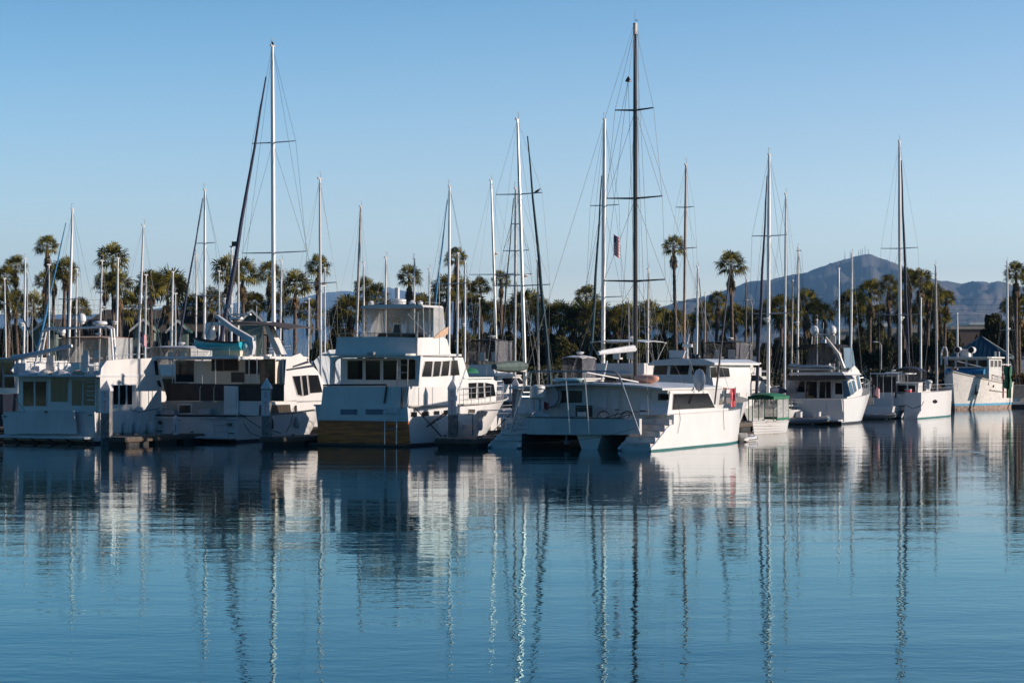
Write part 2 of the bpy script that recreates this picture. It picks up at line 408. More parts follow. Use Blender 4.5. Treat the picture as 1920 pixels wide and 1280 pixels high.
nt.links.new(sk.outputs[0], mxs.inputs[6]); nt.links.new(rp.outputs[0], mxs.inputs[7])
nt.links.new(mxs.outputs[2], bg.inputs[0]); bg.inputs[1].default_value = .15
sl = bpy.data.lights.new('sun', 'SUN'); sl.energy = 5.0; sl.angle = R_(.5); sl.color = (1, .86, .75)
so = bpy.data.objects.new('sun', sl); COL.objects.link(so)
sd_ = Vector((SUN.x*math.cos(R_(SUN_EL)), SUN.y*math.cos(R_(SUN_EL)), math.sin(R_(SUN_EL))))
so.rotation_euler = (-sd_).to_track_quat('-Z', 'Y').to_euler(); so.location = (60, -40, 60)
cam = bpy.data.cameras.new('camera'); co = bpy.data.objects.new('camera', cam); COL.objects.link(co)
co.location = (0, 0, H); co.rotation_euler = (R_(90), 0, 0); cam.sensor_width = 36; cam.lens = F*36/1920
cam.shift_y = 50/1920; cam.clip_start = .5; cam.clip_end = 90000; scn.camera = co
scn.view_settings.view_transform = 'Standard'; scn.view_settings.look = 'None'; scn.view_settings.gamma = 1
scn.view_settings.exposure = 0.45
scn.cycles.use_denoising = True
scn.cycles.max_bounces = 8; scn.cycles.transparent_max_bounces = 24; scn.cycles.volume_bounces = 0
scn.cycles.caustics_reflective = False; scn.cycles.caustics_refractive = False

# ---------------------------------------------------------------- water
m, nt, b = newmat('harbour_water'); N = nt.nodes; L = nt.links; N.remove(b)
dif = N.new('ShaderNodeBsdfDiffuse'); dif.inputs[0].default_value = (.0, .014, .024, 1)
gls = N.new('ShaderNodeBsdfGlossy'); gls.inputs[0].default_value = (.80, .95, 1, 1); gls.inputs[1].default_value = .0
fre = N.new('ShaderNodeFresnel'); fre.inputs[0].default_value = 1.333
gr_ = N.new('ShaderNodeValToRGB'); gr_.color_ramp.elements[0].position = .55; gr_.color_ramp.elements[0].color = (.60,.93,1,1); gr_.color_ramp.elements[1].position = .72; gr_.color_ramp.elements[1].color = (1,1,1,1); L.new(fre.outputs[0], gr_.inputs[0]); L.new(gr_.outputs[0], gls.inputs[0])
mxw = N.new('ShaderNodeMixShader'); L.new(fre.outputs[0], mxw.inputs[0]); L.new(dif.outputs[0], mxw.inputs[1]); L.new(gls.outputs[0], mxw.inputs[2]); L.new(mxw.outputs[0], N['Material Output'].inputs[0])
tc = N.new('ShaderNodeTexCoord')
def wav(sc, amp, det, rot, prev=None, patch=None):
    mp = N.new('ShaderNodeMapping'); mp.inputs['Scale'].default_value = sc; mp.inputs['Rotation'].default_value = (0,0,R_(rot))
    L.new(tc.outputs['Object'], mp.inputs[0]); n = N.new('ShaderNodeTexNoise'); n.inputs['Scale'].default_value = 1; n.inputs['Detail'].default_value = det
    L.new(mp.outputs[0], n.inputs['Vector']); bp = N.new('ShaderNodeBump'); bp.inputs['Strength'].default_value = 1; bp.inputs['Distance'].default_value = amp
    L.new(n.outputs[0], bp.inputs['Height'])
    if prev: L.new(prev.outputs[0], bp.inputs['Normal'])
    if patch: L.new(patch.outputs[0], bp.inputs['Strength'])
    return bp
pn = N.new('ShaderNodeTexNoise'); pm = N.new('ShaderNodeMapping'); pm.inputs['Scale'].default_value = (.02,.05,1); L.new(tc.outputs['Object'], pm.inputs[0]); L.new(pm.outputs[0], pn.inputs['Vector'])
pn.inputs['Scale'].default_value = 1; pr = N.new('ShaderNodeMapRange'); pr.inputs[1].default_value = .35; pr.inputs[2].default_value = .65; pr.inputs[3].default_value = .6; pr.inputs[4].default_value = 1
L.new(pn.outputs[0], pr.inputs[0])
b1 = wav((.09,.30,1), .025, 1, 5, None, pr)
b15 = wav((.25,.85,1), .0065, 1, -4, b1, pr)
b2 = wav((1.0,1.8,1), .0066, 2, -8, b15, pr)
b3_ = wav((3.0,4.4,1), .0034, 2, 12, b2, pr)
L.new(b3_.outputs[0], gls.inputs['Normal']); L.new(b3_.outputs[0], fre.inputs['Normal'])
mb = MB(); mb.add([(-2500,-13,0),(2500,-13,0),(2500,262,0),(-2500,262,0)], [(0,1,2,3)])
tag(mb.build('water', m), kind='structure')

# ---------------------------------------------------------------- shore and hills
mb = MB(); nx = 260
x0, x1 = -260, 260
rows = []
for (y, z) in ((246,-1.2),(250,.1),(252.5,.8),(255,1.3),(258,1.5)):
    rows.append([(x0+(x1-x0)*i/nx, y+rnd.uniform(-.6,.6), z+(rnd.uniform(-.25,.25) if y < 258 else 0)) for i in range(nx+1)])
vs = [p for r in rows for p in r]; fs = []
for j in range(len(rows)-1):
    for i in range(nx): fs.append((j*(nx+1)+i, j*(nx+1)+i+1, (j+1)*(nx+1)+i+1, (j+1)*(nx+1)+i))
mb.add(vs, fs); tag(mb.build('rocky_bank', 'rock', ang=10), kind='structure')
mb = MB(); mb.add([(-260,257,1.5),(260,257,1.5),(260,1200,1.9),(-260,1200,1.9)], [(0,1,2,3)])
mb.add([(-60000,1200,1.9),(60000,1200,1.9),(60000,60000,1.9),(-60000,60000,1.9)], [(0,1,2,3)])
mb.add([(-60000,257,1.4),(-260,257,1.4),(-260,1200,1.9),(-60000,1200,1.9)], [(0,1,2,3)])
mb.add([(260,257,1.4),(60000,257,1.4),(60000,1200,1.9),(260,1200,1.9)], [(0,1,2,3)])
tag(mb.build('ground', 'soil'), kind='structure')
from mathutils import noise
def interp(pts, x):
    for (a,b_),(c,d_) in zip(pts, pts[1:]):
        if a <= x <= c: return b_+(d_-b_)*(x-a)/(c-a)
    return pts[0][1] if x < pts[0][0] else pts[-1][1]
def ridge(name, prof, D, px0, px1, m, depth=.35, amp=.10, n=300, seed=0, ny=26):
    mb = MB(); vs = []; fs = []
    for j in range(ny+1):
        s = j/ny                                  # 0 front foot, .75 crest, 1 back
        for i in range(n+1):
            px = px0+(px1-px0)*i/n; z = (HZ-interp(prof, px))/F*D
            x = (px-960)/F*D; y = D*(1-depth*(1-s/.75)) if s <= .75 else D*(1+depth*.5*(s-.75)/.25)
            u = s/.75 if s <= .75 else 1-(s-.75)/.25
            k = math.sin(u*math.pi/2)**1.35
            q = Vector((x/(D*.018)+seed, y/(D*.05), seed))
            nz = (abs(noise.noise(q))*1.0+abs(noise.noise(q*2.3))*.5+abs(noise.noise(q*5))*.22)
            fade = 4*u*(1-u)
            zz = H+ z*k*(1-0*fade) - z*amp*4*nz*fade
            if u > .93: zz += z*.012*noise.noise(q*7)
            xx = x*(y/D)
            vs.append((xx, y, max(zz if u > 0 else -2, -2)))
    for j in range(ny):
        for i in range(n): fs.append((j*(n+1)+i, j*(n+1)+i+1, (j+1)*(n+1)+i+1, (j+1)*(n+1)+i))
    mb.add(vs, fs); o = mb.build(name, m, ang=80); tag(o, kind='structure'); return o
hm = mat('dry_chaparral_slope', (.085,.062,.05), .95, c2=(.025,.03,.03), scale=.0035, detail=8)
hm2 = mat('far_dry_slope', (.09,.09,.08), .95, c2=(.05,.055,.055), scale=.002)
mprof = [(900,690),(1040,640),(1150,592),(1230,578),(1269,566),(1310,558),(1354,547),(1382,536),(1405,527),(1438,524),(1471,515),(1504,513),(1529,503),(1565,491),(1595,482),(1618,476),(1632,476),(1654,485),(1686,496),(1715,509),(1743,521),(1761,526),(1790,527),(1806,530),(1829,528),(1843,528),(1855,532),(1869,528),(1880,529),(1900,537),(1960,541),(2050,530),(2200,560),(2500,690)]
mprof = [(a,b_) for a,b_ in mprof]
ridge('mountain', mprof, 14000, 900, 2500, hm, seed=3, amp=.07)
lprof = [(-900,640),(-500,600),(-100,590),(120,590),(220,588),(300,577),(370,566),(412,565),(431,568),(476,566),(534,563),(570,558),(600,551),(628,547),(652,545),(696,547),(710,543),(730,539),(742,543),(790,550),(834,567),(918,572),(1000,577),(1060,583),(1120,576),(1218,577),(1300,590),(1500,620),(1900,660)]
ridge('far_hills', lprof, 30000, -900, 1900, hm2, seed=9, amp=.05, n=220)
fprof = [(1100,672),(1250,655),(1350,640),(1420,628),(1500,622),(1580,612),(1640,605),(1700,598),(1760,590),(1800,583),(1850,588),(1900,597),(1960,604),(2100,590),(2400,640)]
ridge('foothills', fprof, 10500, 1100, 2400, mat('tan_foothill', (.15,.10,.08), .95, c2=(.045,.04,.035), scale=.005, detail=8), seed=5, amp=.07, depth=.3, n=200)
# haze
mb = MB(); mb.box(-26000, 26000, -600, 33500, -5, 1700)
hz, nt, b = newmat('haze_air'); nt.nodes.remove(b)
pv = nt.nodes.new('ShaderNodeVolumePrincipled'); pv.inputs['Color'].default_value = (.30,.60,1,1); pv.inputs['Density'].default_value = 3.4e-5; pv.inputs['Anisotropy'].default_value = .1
nt.links.new(pv.outputs[0], nt.nodes['Material Output'].inputs['Volume'])
tag(mb.build('haze', hz), kind='stuff')

# ---------------------------------------------------------------- antennas on the summit
for i, (px, py, hp) in enumerate([(1584,486,14),(1594,481,11),(1610,476,7),(1614,476,9),(1617,477,10),(1622,477,16),(1628,477,10)]):
    d = 14000; p = W(px, py+3, d); h = (hp+3)/F*d
    mb = MB(); r = 3.2
    for a in range(3):
        ax_ = (math.cos(a*2.1)*r, math.sin(a*2.1)*r); mb.tube((ax_[0],ax_[1],0), (ax_[0]*.25,ax_[1]*.25,h), .9, .7, 4)
    for k in range(7):
        z = h*k/7; s_ = r*(1-.75*k/7)
        mb.path([(math.cos(a*2.1)*s_, math.sin(a*2.1)*s_, z) for a in range(4)], .5, 4)
    mb.tube((0,0,h),(0,0,h*1.12),.6)
    o = mb.build('radio_tower', 'pole'); o.location = p
    tag(o, ['first radio tower from the left, standing apart on the mountain shoulder','second radio tower from the left, short, below the summit','third radio tower from the left, shortest on the mountain','fourth radio tower from the left on the mountain top','middle radio tower just left of the tallest','tallest radio tower on the mountain summit','rightmost radio tower on the mountain summit'][i], 'tower', 'radio towers on the summit')

# ---------------------------------------------------------------- palms
def fan(mb, base, d, size, rng, nl=13, pet=.9, spread=115, droop=.25, pr=.02):
    d = d.normalized(); up = Vector((0,0,1)); s = d.cross(up)
    if s.length < .1: s = Vector((1,0,0))
    s.normalize(); nrm = s.cross(d)
    tw = rng.uniform(-.6,.6); s2 = s*math.cos(tw)+nrm*math.sin(tw); n2 = s2.cross(d)
    hub = base+d*pet*size+Vector((0,0,-.08*size))
    o = len(mb.v); vs = [hub, base+s*pr, base-s*pr, base+nrm*pr]; fs = [(0,1,2),(0,2,3)]
    for k in range(nl):
        a = R_(-spread+2*spread*k/(nl-1)); l = size*(.72+.28*math.cos(a*.8))*rng.uniform(.85,1.1)
        v = d*math.cos(a)+s2*math.sin(a)+n2*(-.12*abs(math.sin(a)))
        v.normalize(); wd = n2.cross(v)*(.072*size)
        mid = hub+v*l*.6+n2*rng.uniform(-.05,.05); tip = hub+v*l*.98+Vector((0,0,-droop*l*rng.uniform(.5,1.4)))
        i = len(vs); vs += [mid+wd, mid-wd, tip]; fs += [(0,i,i+1),(i,i+2,i+1)]
    mb.add(vs, fs)
def palm_proto(seed, n=62, skirt=.6, size=1.0, top=False):
    rng = random.Random(seed); e = empty('fan_palm', (0,-900,0))
    mb = MB(); pts = []; rr = []
    for k in range(15):
        t = k/14; pts.append((.010*math.sin(t*3+seed)*1, .01*math.cos(t*2), t)); rr.append(.9*(1-.45*t)+(.5*(1-t)**14)+.05*rng.random())
    # unit trunk: width unit 1 = radius scale, height 1
    mb2 = MB(); n_ = 9; vs = []; fs = []
    for k in range(40):
        t = k/39
        for i in range(n_):
            a = 2*math.pi*i/n_; r = (.95-.4*t+.7*math.exp(-t*22))*(1+(.10 if k % 2 else -.05))
            vs.append((r*math.cos(a)+.9*math.sin(t*2.4+seed)*t, r*math.sin(a), t))
        if k:
            for i in range(n_): fs.append(((k-1)*n_+i, (k-1)*n_+(i+1)%n_, k*n_+(i+1)%n_, k*n_+i))
    fs.append(tuple(range(n_))[::-1]); fs.append(tuple(range(39*n_,40*n_)))
    mb2.add(vs, fs); tr = mb2.build('trunk', 'trunk', e)
    c = MB(); g = .5*(1+5**.5)
    for k in range(n):
        t = (k+.5)/n; el = math.asin(max(-1,1-1.62*t)); a = 2*math.pi*k/g/g*1.0+rng.uniform(-.25,.25)
        el += rng.uniform(-.12,.12)
        d = Vector((math.cos(el)*math.cos(a), math.cos(el)*math.sin(a), math.sin(el)))
        fan(c, Vector((0,0,0))+d*.04, d+Vector((0,0,.12)), .50*rng.uniform(.85,1.1), rng, nl=13, pet=rng.uniform(1.0,1.25), spread=125, droop=.12+.42*t, pr=.010)
    cr = c.build('crown', 'frond', e, ang=180)
    if skirt:
        s_ = MB()
        for k in range(int(46*skirt)+8):
            a = rng.uniform(0,6.28); z = -.25-rng.random()*skirt*1.0; el = -1.15-rng.random()*.35
            d = Vector((math.cos(el)*math.cos(a), math.cos(el)*math.sin(a), math.sin(el)))
            fan(s_, Vector((0,0,z)), d, .34*rng.uniform(.8,1.2), rng, nl=8, spread=60, droop=.5, pr=.01)
        s_.build('dead_frond_skirt', 'dead', e, ang=180)
    return e
PROT = [palm_proto(11, 47, .4), palm_proto(12, 42, .65), palm_proto(13, 54, .25), palm_proto(14, 45, .9)]
used = [False]*4
PALMS = [  # px, top py, crown width px, distance, variety
(-12,512,46,290,0),(12,496,44,285,0),(30,478,40,300,1),(14,545,44,275,2),(33,540,34,280,1),(86,440,46,280,1),(83,508,34,295,0),(100,493,44,300,3),(120,483,42,285,0),(130,508,30,300,1),
(212,454,54,280,3),(196,508,50,300,0),(226,505,52,275,1),(281,504,68,280,2),(315,501,70,290,0),(332,512,46,300,2),(424,480,56,285,0),(458,482,62,290,1),(503,488,46,300,1),(553,502,64,262,2),(595,476,46,285,3),
(655,550,60,290,2),(686,519,44,300,0),(704,530,38,280,1),(765,495,50,280,1),(784,548,56,285,2),(852,462,46,290,1),(840,512,54,280,2),(868,520,52,295,0),(888,548,46,280,2),(903,519,42,285,0),(924,560,44,290,2),(939,506,40,285,1),
(985,540,58,280,2),(1006,552,44,300,0),(1052,561,52,280,2),(1099,534,42,290,1),(1094,562,62,280,2),(1120,560,50,300,0),(1156,572,46,285,2),(1186,582,44,280,2),(1215,559,50,275,2),(1240,578,40,290,0),(1267,440,46,275,1),(1264,577,46,280,2),
(1296,585,34,300,2),(1324,566,34,285,0),(1342,544,36,290,1),(1373,469,48,275,1),(1378,566,50,280,2),(1398,575,34,300,0),(1443,562,36,290,0),(1463,550,46,280,2),(1490,562,42,300,2),(1511,540,44,285,3),(1524,560,34,280,1),
(1597,541,50,285,2),(1630,523,48,280,1),(1667,514,38,290,3),(1684,540,38,300,3),(1706,500,38,285,3),(1724,502,44,280,3),(1740,528,34,295,3),(1756,531,30,285,3),(1772,542,34,290,3),(1735,545,44,300,0),
(1905,489,50,270,3),(1912,548,44,280,2),(1888,556,36,295,1),(1945,500,50,280,1),(-40,500,48,280,1),(60,548,46,292,0),(150,556,44,296,2),(246,548,50,300,0),(362,548,48,300,2),(398,540,46,300,0),(476,545,46,300,2),(528,548,46,300,0),(580,560,44,300,1),(634,572,50,292,0),(728,560,52,292,2),(812,556,50,294,0),(955,566,50,292,0),(1030,570,46,296,1),(1074,578,46,290,0),(1140,585,46,292,2),(1170,566,44,296,1),(1310,584,40,290,2),(1358,580,40,292,0),(1418,578,40,290,2),(1478,572,44,290,0),(1545,566,42,292,2),(1612,566,40,294,0),(1650,568,42,292,2),(1695,566,42,292,0),(1762,572,40,290,2)]
order = sorted(range(len(PALMS)), key=lambda i: PALMS[i][0])
ONE = ['','first','second','third','fourth','fifth','sixth','seventh','eighth','ninth','tenth','eleventh','twelfth','thirteenth','fourteenth','fifteenth','sixteenth','seventeenth','eighteenth','nineteenth']
TEN = {2:'twent',3:'thirt',4:'fort',5:'fift',6:'sixt'}
def ORD(k): return ONE[k] if k < 20 else TEN[k//10]+('y-'+ONE[k%10] if k % 10 else 'ieth')
for rank, i in enumerate(order):
    px, py, wp, d, v = PALMS[i]
    p = W(px, py, d); rad = wp/2/F*d*(1.2 if py < 520 else 1.34)*(1+.12*math.sin(i*3.3)); gz = 1.5
    e = PROT[v] if not used[v] else copy_tree(PROT[v]); used[v] = True
    cz = p.z-rad*.88
    e.location = (p.x, d, gz); e.rotation_euler = (0,0,i*2.4)
    for ch in e.children:
        if ch.name.startswith('trunk'): ch.scale = (.34,.34,cz-gz+.1)
        else: ch.location = (.31*math.sin(2.4+[11,12,13,14][v]), 0, cz-gz); ch.scale = (rad,)*3
    hgt = py < 478 and 'very tall slender' or (py < 515 and 'tall' or (py < 545 and 'medium height' or 'short bushy'))
    hang = {0:'',1:'',2:' green-crowned',3:' shaggy-skirted'}[v]
    n_l = rank+1; n_r = len(order)-rank
    pos = (ORD(n_l)+' palm from the left end' if n_l <= n_r else ORD(n_r)+' palm from the right end') if 1 < n_l < len(order) else ('leftmost palm of all' if n_l == 1 else 'rightmost palm of all')
    tag(e, f'{hgt}{hang} fan palm behind the masts, {pos}', 'palm tree', 'fan palms along the shore')

# ---------------------------------------------------------------- broadleaf trees
def tree_proto(seed, m, n=5200):
    rng = random.Random(seed); e = empty('broadleaf_tree', (0,-900,0)); t = MB()
    t.path([(0,0,0),(.02,0,.2),(0,.02,.42)], [.06,.045,.035], 7)
    cl = []
    for k in range(17):
        a = rng.uniform(0,6.28); el = rng.uniform(-.25,1.4); r = rng.uniform(.24,.42)
        c = Vector((math.cos(a)*math.cos(el)*r*1.1, math.sin(a)*math.cos(el)*r*1.1, .56+math.sin(el)*r*.95)); cl.append((c, rng.uniform(.10,.19)))
        t.path([(0,.02,.3+.1*rng.random()), c*.5+Vector((0,0,.2)), c], [.022,.014,.006], 5)
    t.build('trunk', 'bark', e); c_ = MB()
    for k in range(n):
        c, r = cl[k % len(cl)]; v = Vector((rng.gauss(0,1),rng.gauss(0,1),rng.gauss(0,1))).normalized()*r*rng.uniform(.35,1.15)
        p = c+v; q = Vector((rng.gauss(0,1),rng.gauss(0,1),rng.gauss(0,1))).normalized(); u = q.orthogonal().normalized()*rng.uniform(.018,.040); w_ = q.cross(u)*.7
        c_.add([p-u, p+w_, p+u, p-w_], [(0,1,2,3)])
    c_.build('crown', m, e, ang=180); return e
TP = [tree_proto(21,'leafd'), tree_proto(22,'leafd'), tree_proto(23,'leafg')]; tu = [False]*3
TREES = [(600,622,50,268,2),(630,610,56,280,1),(690,612,60,282,0),(730,620,56,272,1),(760,622,50,284,2),(800,616,56,276,0),(830,612,60,286,1),(872,604,60,272,2),(968,614,56,268,1),(1000,618,60,270,0),(1055,616,60,268,2),(1088,612,60,284,0),(1125,618,60,268,1),(1155,616,56,270,0),(1190,618,60,268,2),(1222,614,60,272,0),(1250,622,50,268,1),(1345,630,50,272,2),(1380,632,50,276,0),(1425,630,50,270,1),(1475,628,56,272,0),(1505,622,50,276,1),(1545,628,50,276,0),(1615,622,50,276,1),(1668,626,50,272,0),(1712,622,50,274,1),(1750,626,50,272,0),(140,618,56,330,1),(0,604,50,290,0),(20,598,60,300,0),(55,612,50,310,1),(640,592,60,275,0),(665,600,56,300,1),(712,606,50,290,2),(905,600,70,300,0),(925,598,60,285,1),(955,606,60,275,0),(985,604,60,300,1),(1012,600,60,290,2),(1040,604,60,280,0),(1075,602,60,300,1),(1105,608,56,290,2),(1140,600,60,280,1),(1170,604,60,300,0),(1200,606,56,290,2),(1235,606,50,280,1),(1262,612,50,290,0),(1320,615,46,300,1),(1455,612,60,300,0),(1490,606,60,310,1),(1520,600,50,300,2),(1640,602,52,330,2),(1590,618,40,320,0),(1690,612,50,320,1),(1762,606,62,310,2),(1735,612,50,330,0),(1790,612,40,330,1),(1872,586,74,300,0),(1900,600,60,290,1),(1940,590,70,300,0),(850,606,50,300,1)]
for rank, i in enumerate(sorted(range(len(TREES)), key=lambda i: TREES[i][0])):
    px, py, wp, d, v = TREES[i]; py += 20 if 590 < px < 1560 else 8 if px < 1830 else 0; p = W(px,py,d); h = p.z-1.5; wd = wp/F*d
    e = TP[v] if not tu[v] else copy_tree(TP[v]); tu[v] = True
    e.location = (p.x,d,1.5); e.rotation_euler = (0,0,i*1.7); e.scale = (wd/.95,wd/.95,h/1.02)
    n_l = rank+1; n_r = len(TREES)-rank
    pos = 'leftmost' if n_l == 1 else 'rightmost' if n_r == 1 else (ORD(n_l)+' from the left' if n_l <= n_r else ORD(n_r)+' from the right')
    tag(e, f"{['dense dark','rounded dark','olive green'][v]} leafy tree among the palm trunks, {pos} of the bushy trees", 'tree', 'leafy trees along the shore')
mb = MB(); rng = random.Random(5)
for k in range(26000):
    x = rng.uniform(-95,100); h = 1.9+2.4*abs(noise.noise(Vector((x*.09,0,0))))+.7*abs(noise.noise(Vector((x*.6,3,0))))
    y = 259+rng.random()*5; z = 1.5+h*rng.random()**.7
    q = Vector((rng.gauss(0,1),rng.gauss(0,1),rng.gauss(0,1))).normalized(); u = q.orthogonal().normalized()*rng.uniform(.12,.26); w_ = q.cross(u)*.7; p = Vector((x,y,z))
    mb.add([p-u,p+w_,p+u,p-w_],[(0,1,2,3)])
tag(mb.build('shrubbery', 'leafd', ang=180), kind='stuff')
p0 = W(1893,668,250); mb = MB()
for k in range(2600):
    p = Vector((p0.x+rng.uniform(-.2,4), 249+rng.uniform(0,1.6), 1.6+1.9*rng.random()**.6)); q = Vector((rng.gauss(0,1),rng.gauss(0,1),rng.gauss(0,1))).normalized(); u = q.orthogonal().normalized()*.12; w_ = q.cross(u)*.7
    mb.add([p-u,p+w_,p+u,p-w_],[(0,1,2,3)])
tag(mb.build('hedge', 'leafo', ang=180), 'russet clipped hedge beside the teal-roofed pavilion', 'hedge')

# ---------------------------------------------------------------- shore buildings
def gable(name, label, cat, px0, px1, pye, pyr, d, dep, wall='walld', roof='roofd', hip=0, fascia=True, win=0, over=.5):
    a = W(px0,pye,d); b_ = W(px1,pye,d); zr = W(px0,pyr,d).z
    L_ = b_.x-a.x; e = empty(name, (a.x,d,1.5), 0, label, cat); ze = a.z-1.5; zr -= 1.5
    mb = MB(); mb.box(0,L_,0,dep,0,ze); mb.build('wall', wall, e)
    mb = MB(); o = over; hp = hip*L_
    v = [(-o,-o,ze),(L_+o,-o,ze),(L_+o,dep+o,ze),(-o,dep+o,ze),(hp,dep/2,zr),(L_-hp,dep/2,zr)]
    mb.add(v+[(x,y,z-.22) for x,y,z in v[:4]], [(0,1,5,4),(2,3,4,5),(1,2,5),(3,0,4),(0,6,7,1),(1,7,8,2),(2,8,9,3),(3,9,6,0),(6,9,8,7)])
    mb.build('roof', roof, e)
    if win:
        for k in range(win):
            x = L_*(k+.5)/win; f = MB(); f.box(x-.7,x+.7,-.04,.02,ze*.45,ze*.8); f_ = f.build('window','trimw',e); g = MB(); g.box(x-.6,x+.6,-.06,0,ze*.45+.1,ze*.8-.1); g.build('pane','glass',f_)
    return e, L_, ze, zr
gable('shore_building','long dark shingled building with low black roof, behind leftmost masts','building',64,165,617,596,310,14,win=5)
gable('shore_building','large brown hip-roofed building behind the two left boats','building',150,345,618,577,300,18,hip=.12,win=6)
gable('shore_building','dark flat-ridged building beside the thatch brown hip roof','building',300,478,622,584,296,16,hip=.03,win=5)
def kiosk(px0, px1, pye, pyr, d, label):      # gable end faces the water
    a = W(px0,pye,d); b_ = W(px1,pye,d); L_ = b_.x-a.x; zr = W(px0,pyr,d).z-1.5; ze = a.z-1.5
    e = empty('dock_kiosk', (a.x,d,1.5), R_(4), label, 'kiosk', 'green-roofed kiosks on the shore')
    mb = MB(); mb.prism([(0,0),(L_,0),(L_,ze),(L_/2,zr-.15),(0,ze)], 1, 0, 3); mb.build('wall','sage',e)
    mb = MB()
    for s_ in (0,1):
        x0 = -.5 if s_ == 0 else L_+.5; z0 = ze-.35
        q = [(x0,z0),(L_/2,zr),(L_/2,zr+.2),(x0,z0+.2)]
        mb.prism(q if s_ == 0 else q[::-1], 1, -.6, 3.6)
    mb.build('roof','greenr',e)
    mb = MB()
    for s_ in (0,1):
        x0 = -.5 if s_ == 0 else L_+.5; z0 = ze-.35
        q = [(x0,z0-.15),(L_/2,zr-.15),(L_/2,zr+.24),(x0,z0+.24)]; mb.prism(q if s_ == 0 else q[::-1], 1, -.7, -.6)
    mb.build('fascia','trimw',e)
    mb = MB(); mb.box(L_*.3,L_*.7,-.05,0,.1,ze*.8); f = mb.build('door','trimw',e); mb = MB(); mb.box(L_*.36,L_*.64,-.08,-.04,.5,ze*.7); mb.build('pane','glass',f)
kiosk(64,104,620,603,282,'small green-roofed kiosk with white gable, leftmost on the shore')
kiosk(250,288,617,600,282,'small green-roofed kiosk beside the little flag on the shore')
kiosk(318,350,619,602,286,'green-roofed kiosk right of the flag, against dark building')
kiosk(452,492,604,583,280,'white-gabled kiosk peeking above the grey bimini top')
def block(name, label, px0, px1, py, d, dep, m, top=None, floors=0, base=1.9):
    a = W(px0,py,d); b_ = W(px1,py,d); e = empty(name, (a.x,d,base), 0, label, 'building'); L_ = b_.x-a.x; h = a.z-base
    mb = MB(); mb.box(0,L_,0,dep,0,h); mb.build('wall', m, e)
    if top: mb = MB(); mb.box(-.3,L_+.3,-.3,dep+.3,h,h+.7); mb.build('parapet', top, e)
    for f in range(floors):
        n_ = max(2,int(L_/4.5))
        for k in range(n_):
            x = L_*(k+.5)/n_; z = h*(f+.55)/floors; mb = MB(); mb.box(x-.9,x+.9,-.05,.02,z-.7,z+.6); mb.build('window','glass',e)
block('distant_building','pale flat-roofed building right of the twin domes boat, distant',1556,1640,622,460,20,'stuccow','stuccow',2)
block('distant_building','low cream building with bright parapet behind the olive tree',1628,1668,612,430,16,'stucco','trimw',2)
block('distant_building','tan stucco building between the palm trunks right of centre mast',1672,1735,614,420,20,'stucco',None,3)
block('distant_building','long brown brick warehouse left of the teal pavilion roof',1785,1872,617,480,30,'brick','stucco',0)
block('distant_building','white roofed store above the brick warehouse',1820,1872,609,560,30,'stuccow','trimw',0)
block('distant_building','long pale building low behind masts at centre right',1300,1420,640,480,20,'stucco',None,2)
# pavilion
p = W(1847,630,256); e = empty('pavilion', (p.x,258,1.5), R_(-20), 'teal pyramid metal-roofed pavilion beside the white trawler', 'pavilion')
mb = MB(); r = 3.7; ze = 4.25; za = p.z-1.5
v = [(-r,-r,ze),(r,-r,ze),(r,r,ze),(-r,r,ze),(0,0,za)]
mb.add(v+[(a,b_,c-.25) for a,b_,c in v[:4]], [(0,1,4),(1,2,4),(2,3,4),(3,0,4),(0,5,6,1),(1,6,7,2),(2,7,8,3),(3,8,5,0),(5,8,7,6)])
for s_ in range(4):
    a, b_ = Vector(v[s_]), Vector(v[(s_+1)%4]); ap = Vector(v[4])
    for k in range(1,12):
        t = k/12; q = a+(b_-a)*t; u = 1-abs(2*t-1); top = q+(ap-(a+b_)/2)*u
        mb.tube(q, top, .045, .045, 4)
    mb.tube(a, ap, .08, .08, 4)
mb.build('roof','tealr',e)
for sx in (-1,1):
    for sy in (-1,1): mb = MB(); mb.box(sx*2.8-.18,sx*2.8+.18,sy*2.8-.18,sy*2.8+.18,0,ze-.2); mb.build('post','brick',e)
mb = MB(); mb.box(-2.2,2.2,-2.2,2.2,0,ze-.3); mb.build('wall','brick',e)
mb = MB(); mb.box(-.5,.5,-2.26,-2.2,.1,2.3); mb.build('door','sage',e)
# street lamps
for px, py, pb, s_, lb in [(582,567,690,-1,'curved street lamp right of the left-centre palm'),(1410,563,690,-1,'street lamp with cobra head left of the tall navy-jibbed mast'),(1652,641,690,-1,'double street lamp beside the olive tree')]:
    d = 270; p = W(px,py,d); e = empty('street_lamp', (p.x,d,1.5), 0, lb, 'street lamp', 'street lamps on the shore')
    h = p.z-1.5; mb = MB(); mb.path([(0,0,0),(0,0,h*.8),(0,0,h*.93),(s_*.2,0,h*.985),(s_*.55,0,h)], [.14,.1,.09,.08,.06], 8); mb.build('pole','pole',e)
    mb = MB(); mb.ell((s_*.8,0,h), .4,.17,.1); mb.build('lamp_head','lgrey',e)
# power lines
for k, (py, sag) in enumerate([(572,1),(582,1),(590,1.2),(600,1.2),]):
    d = 520+k*6; z = W(0,py,d).z; mb = MB()
    mb.path([(-190+380*j/40, d, z+2.2-10*sag*.5*(j/40)*(1-j/40)) for j in range(41)], .038, 4); o = mb.build('power_line','rope')
    tag(o, ['topmost','second highest','middle','second lowest','lowest'][k]+' power line strung across behind the palms', 'power line', 'power lines')
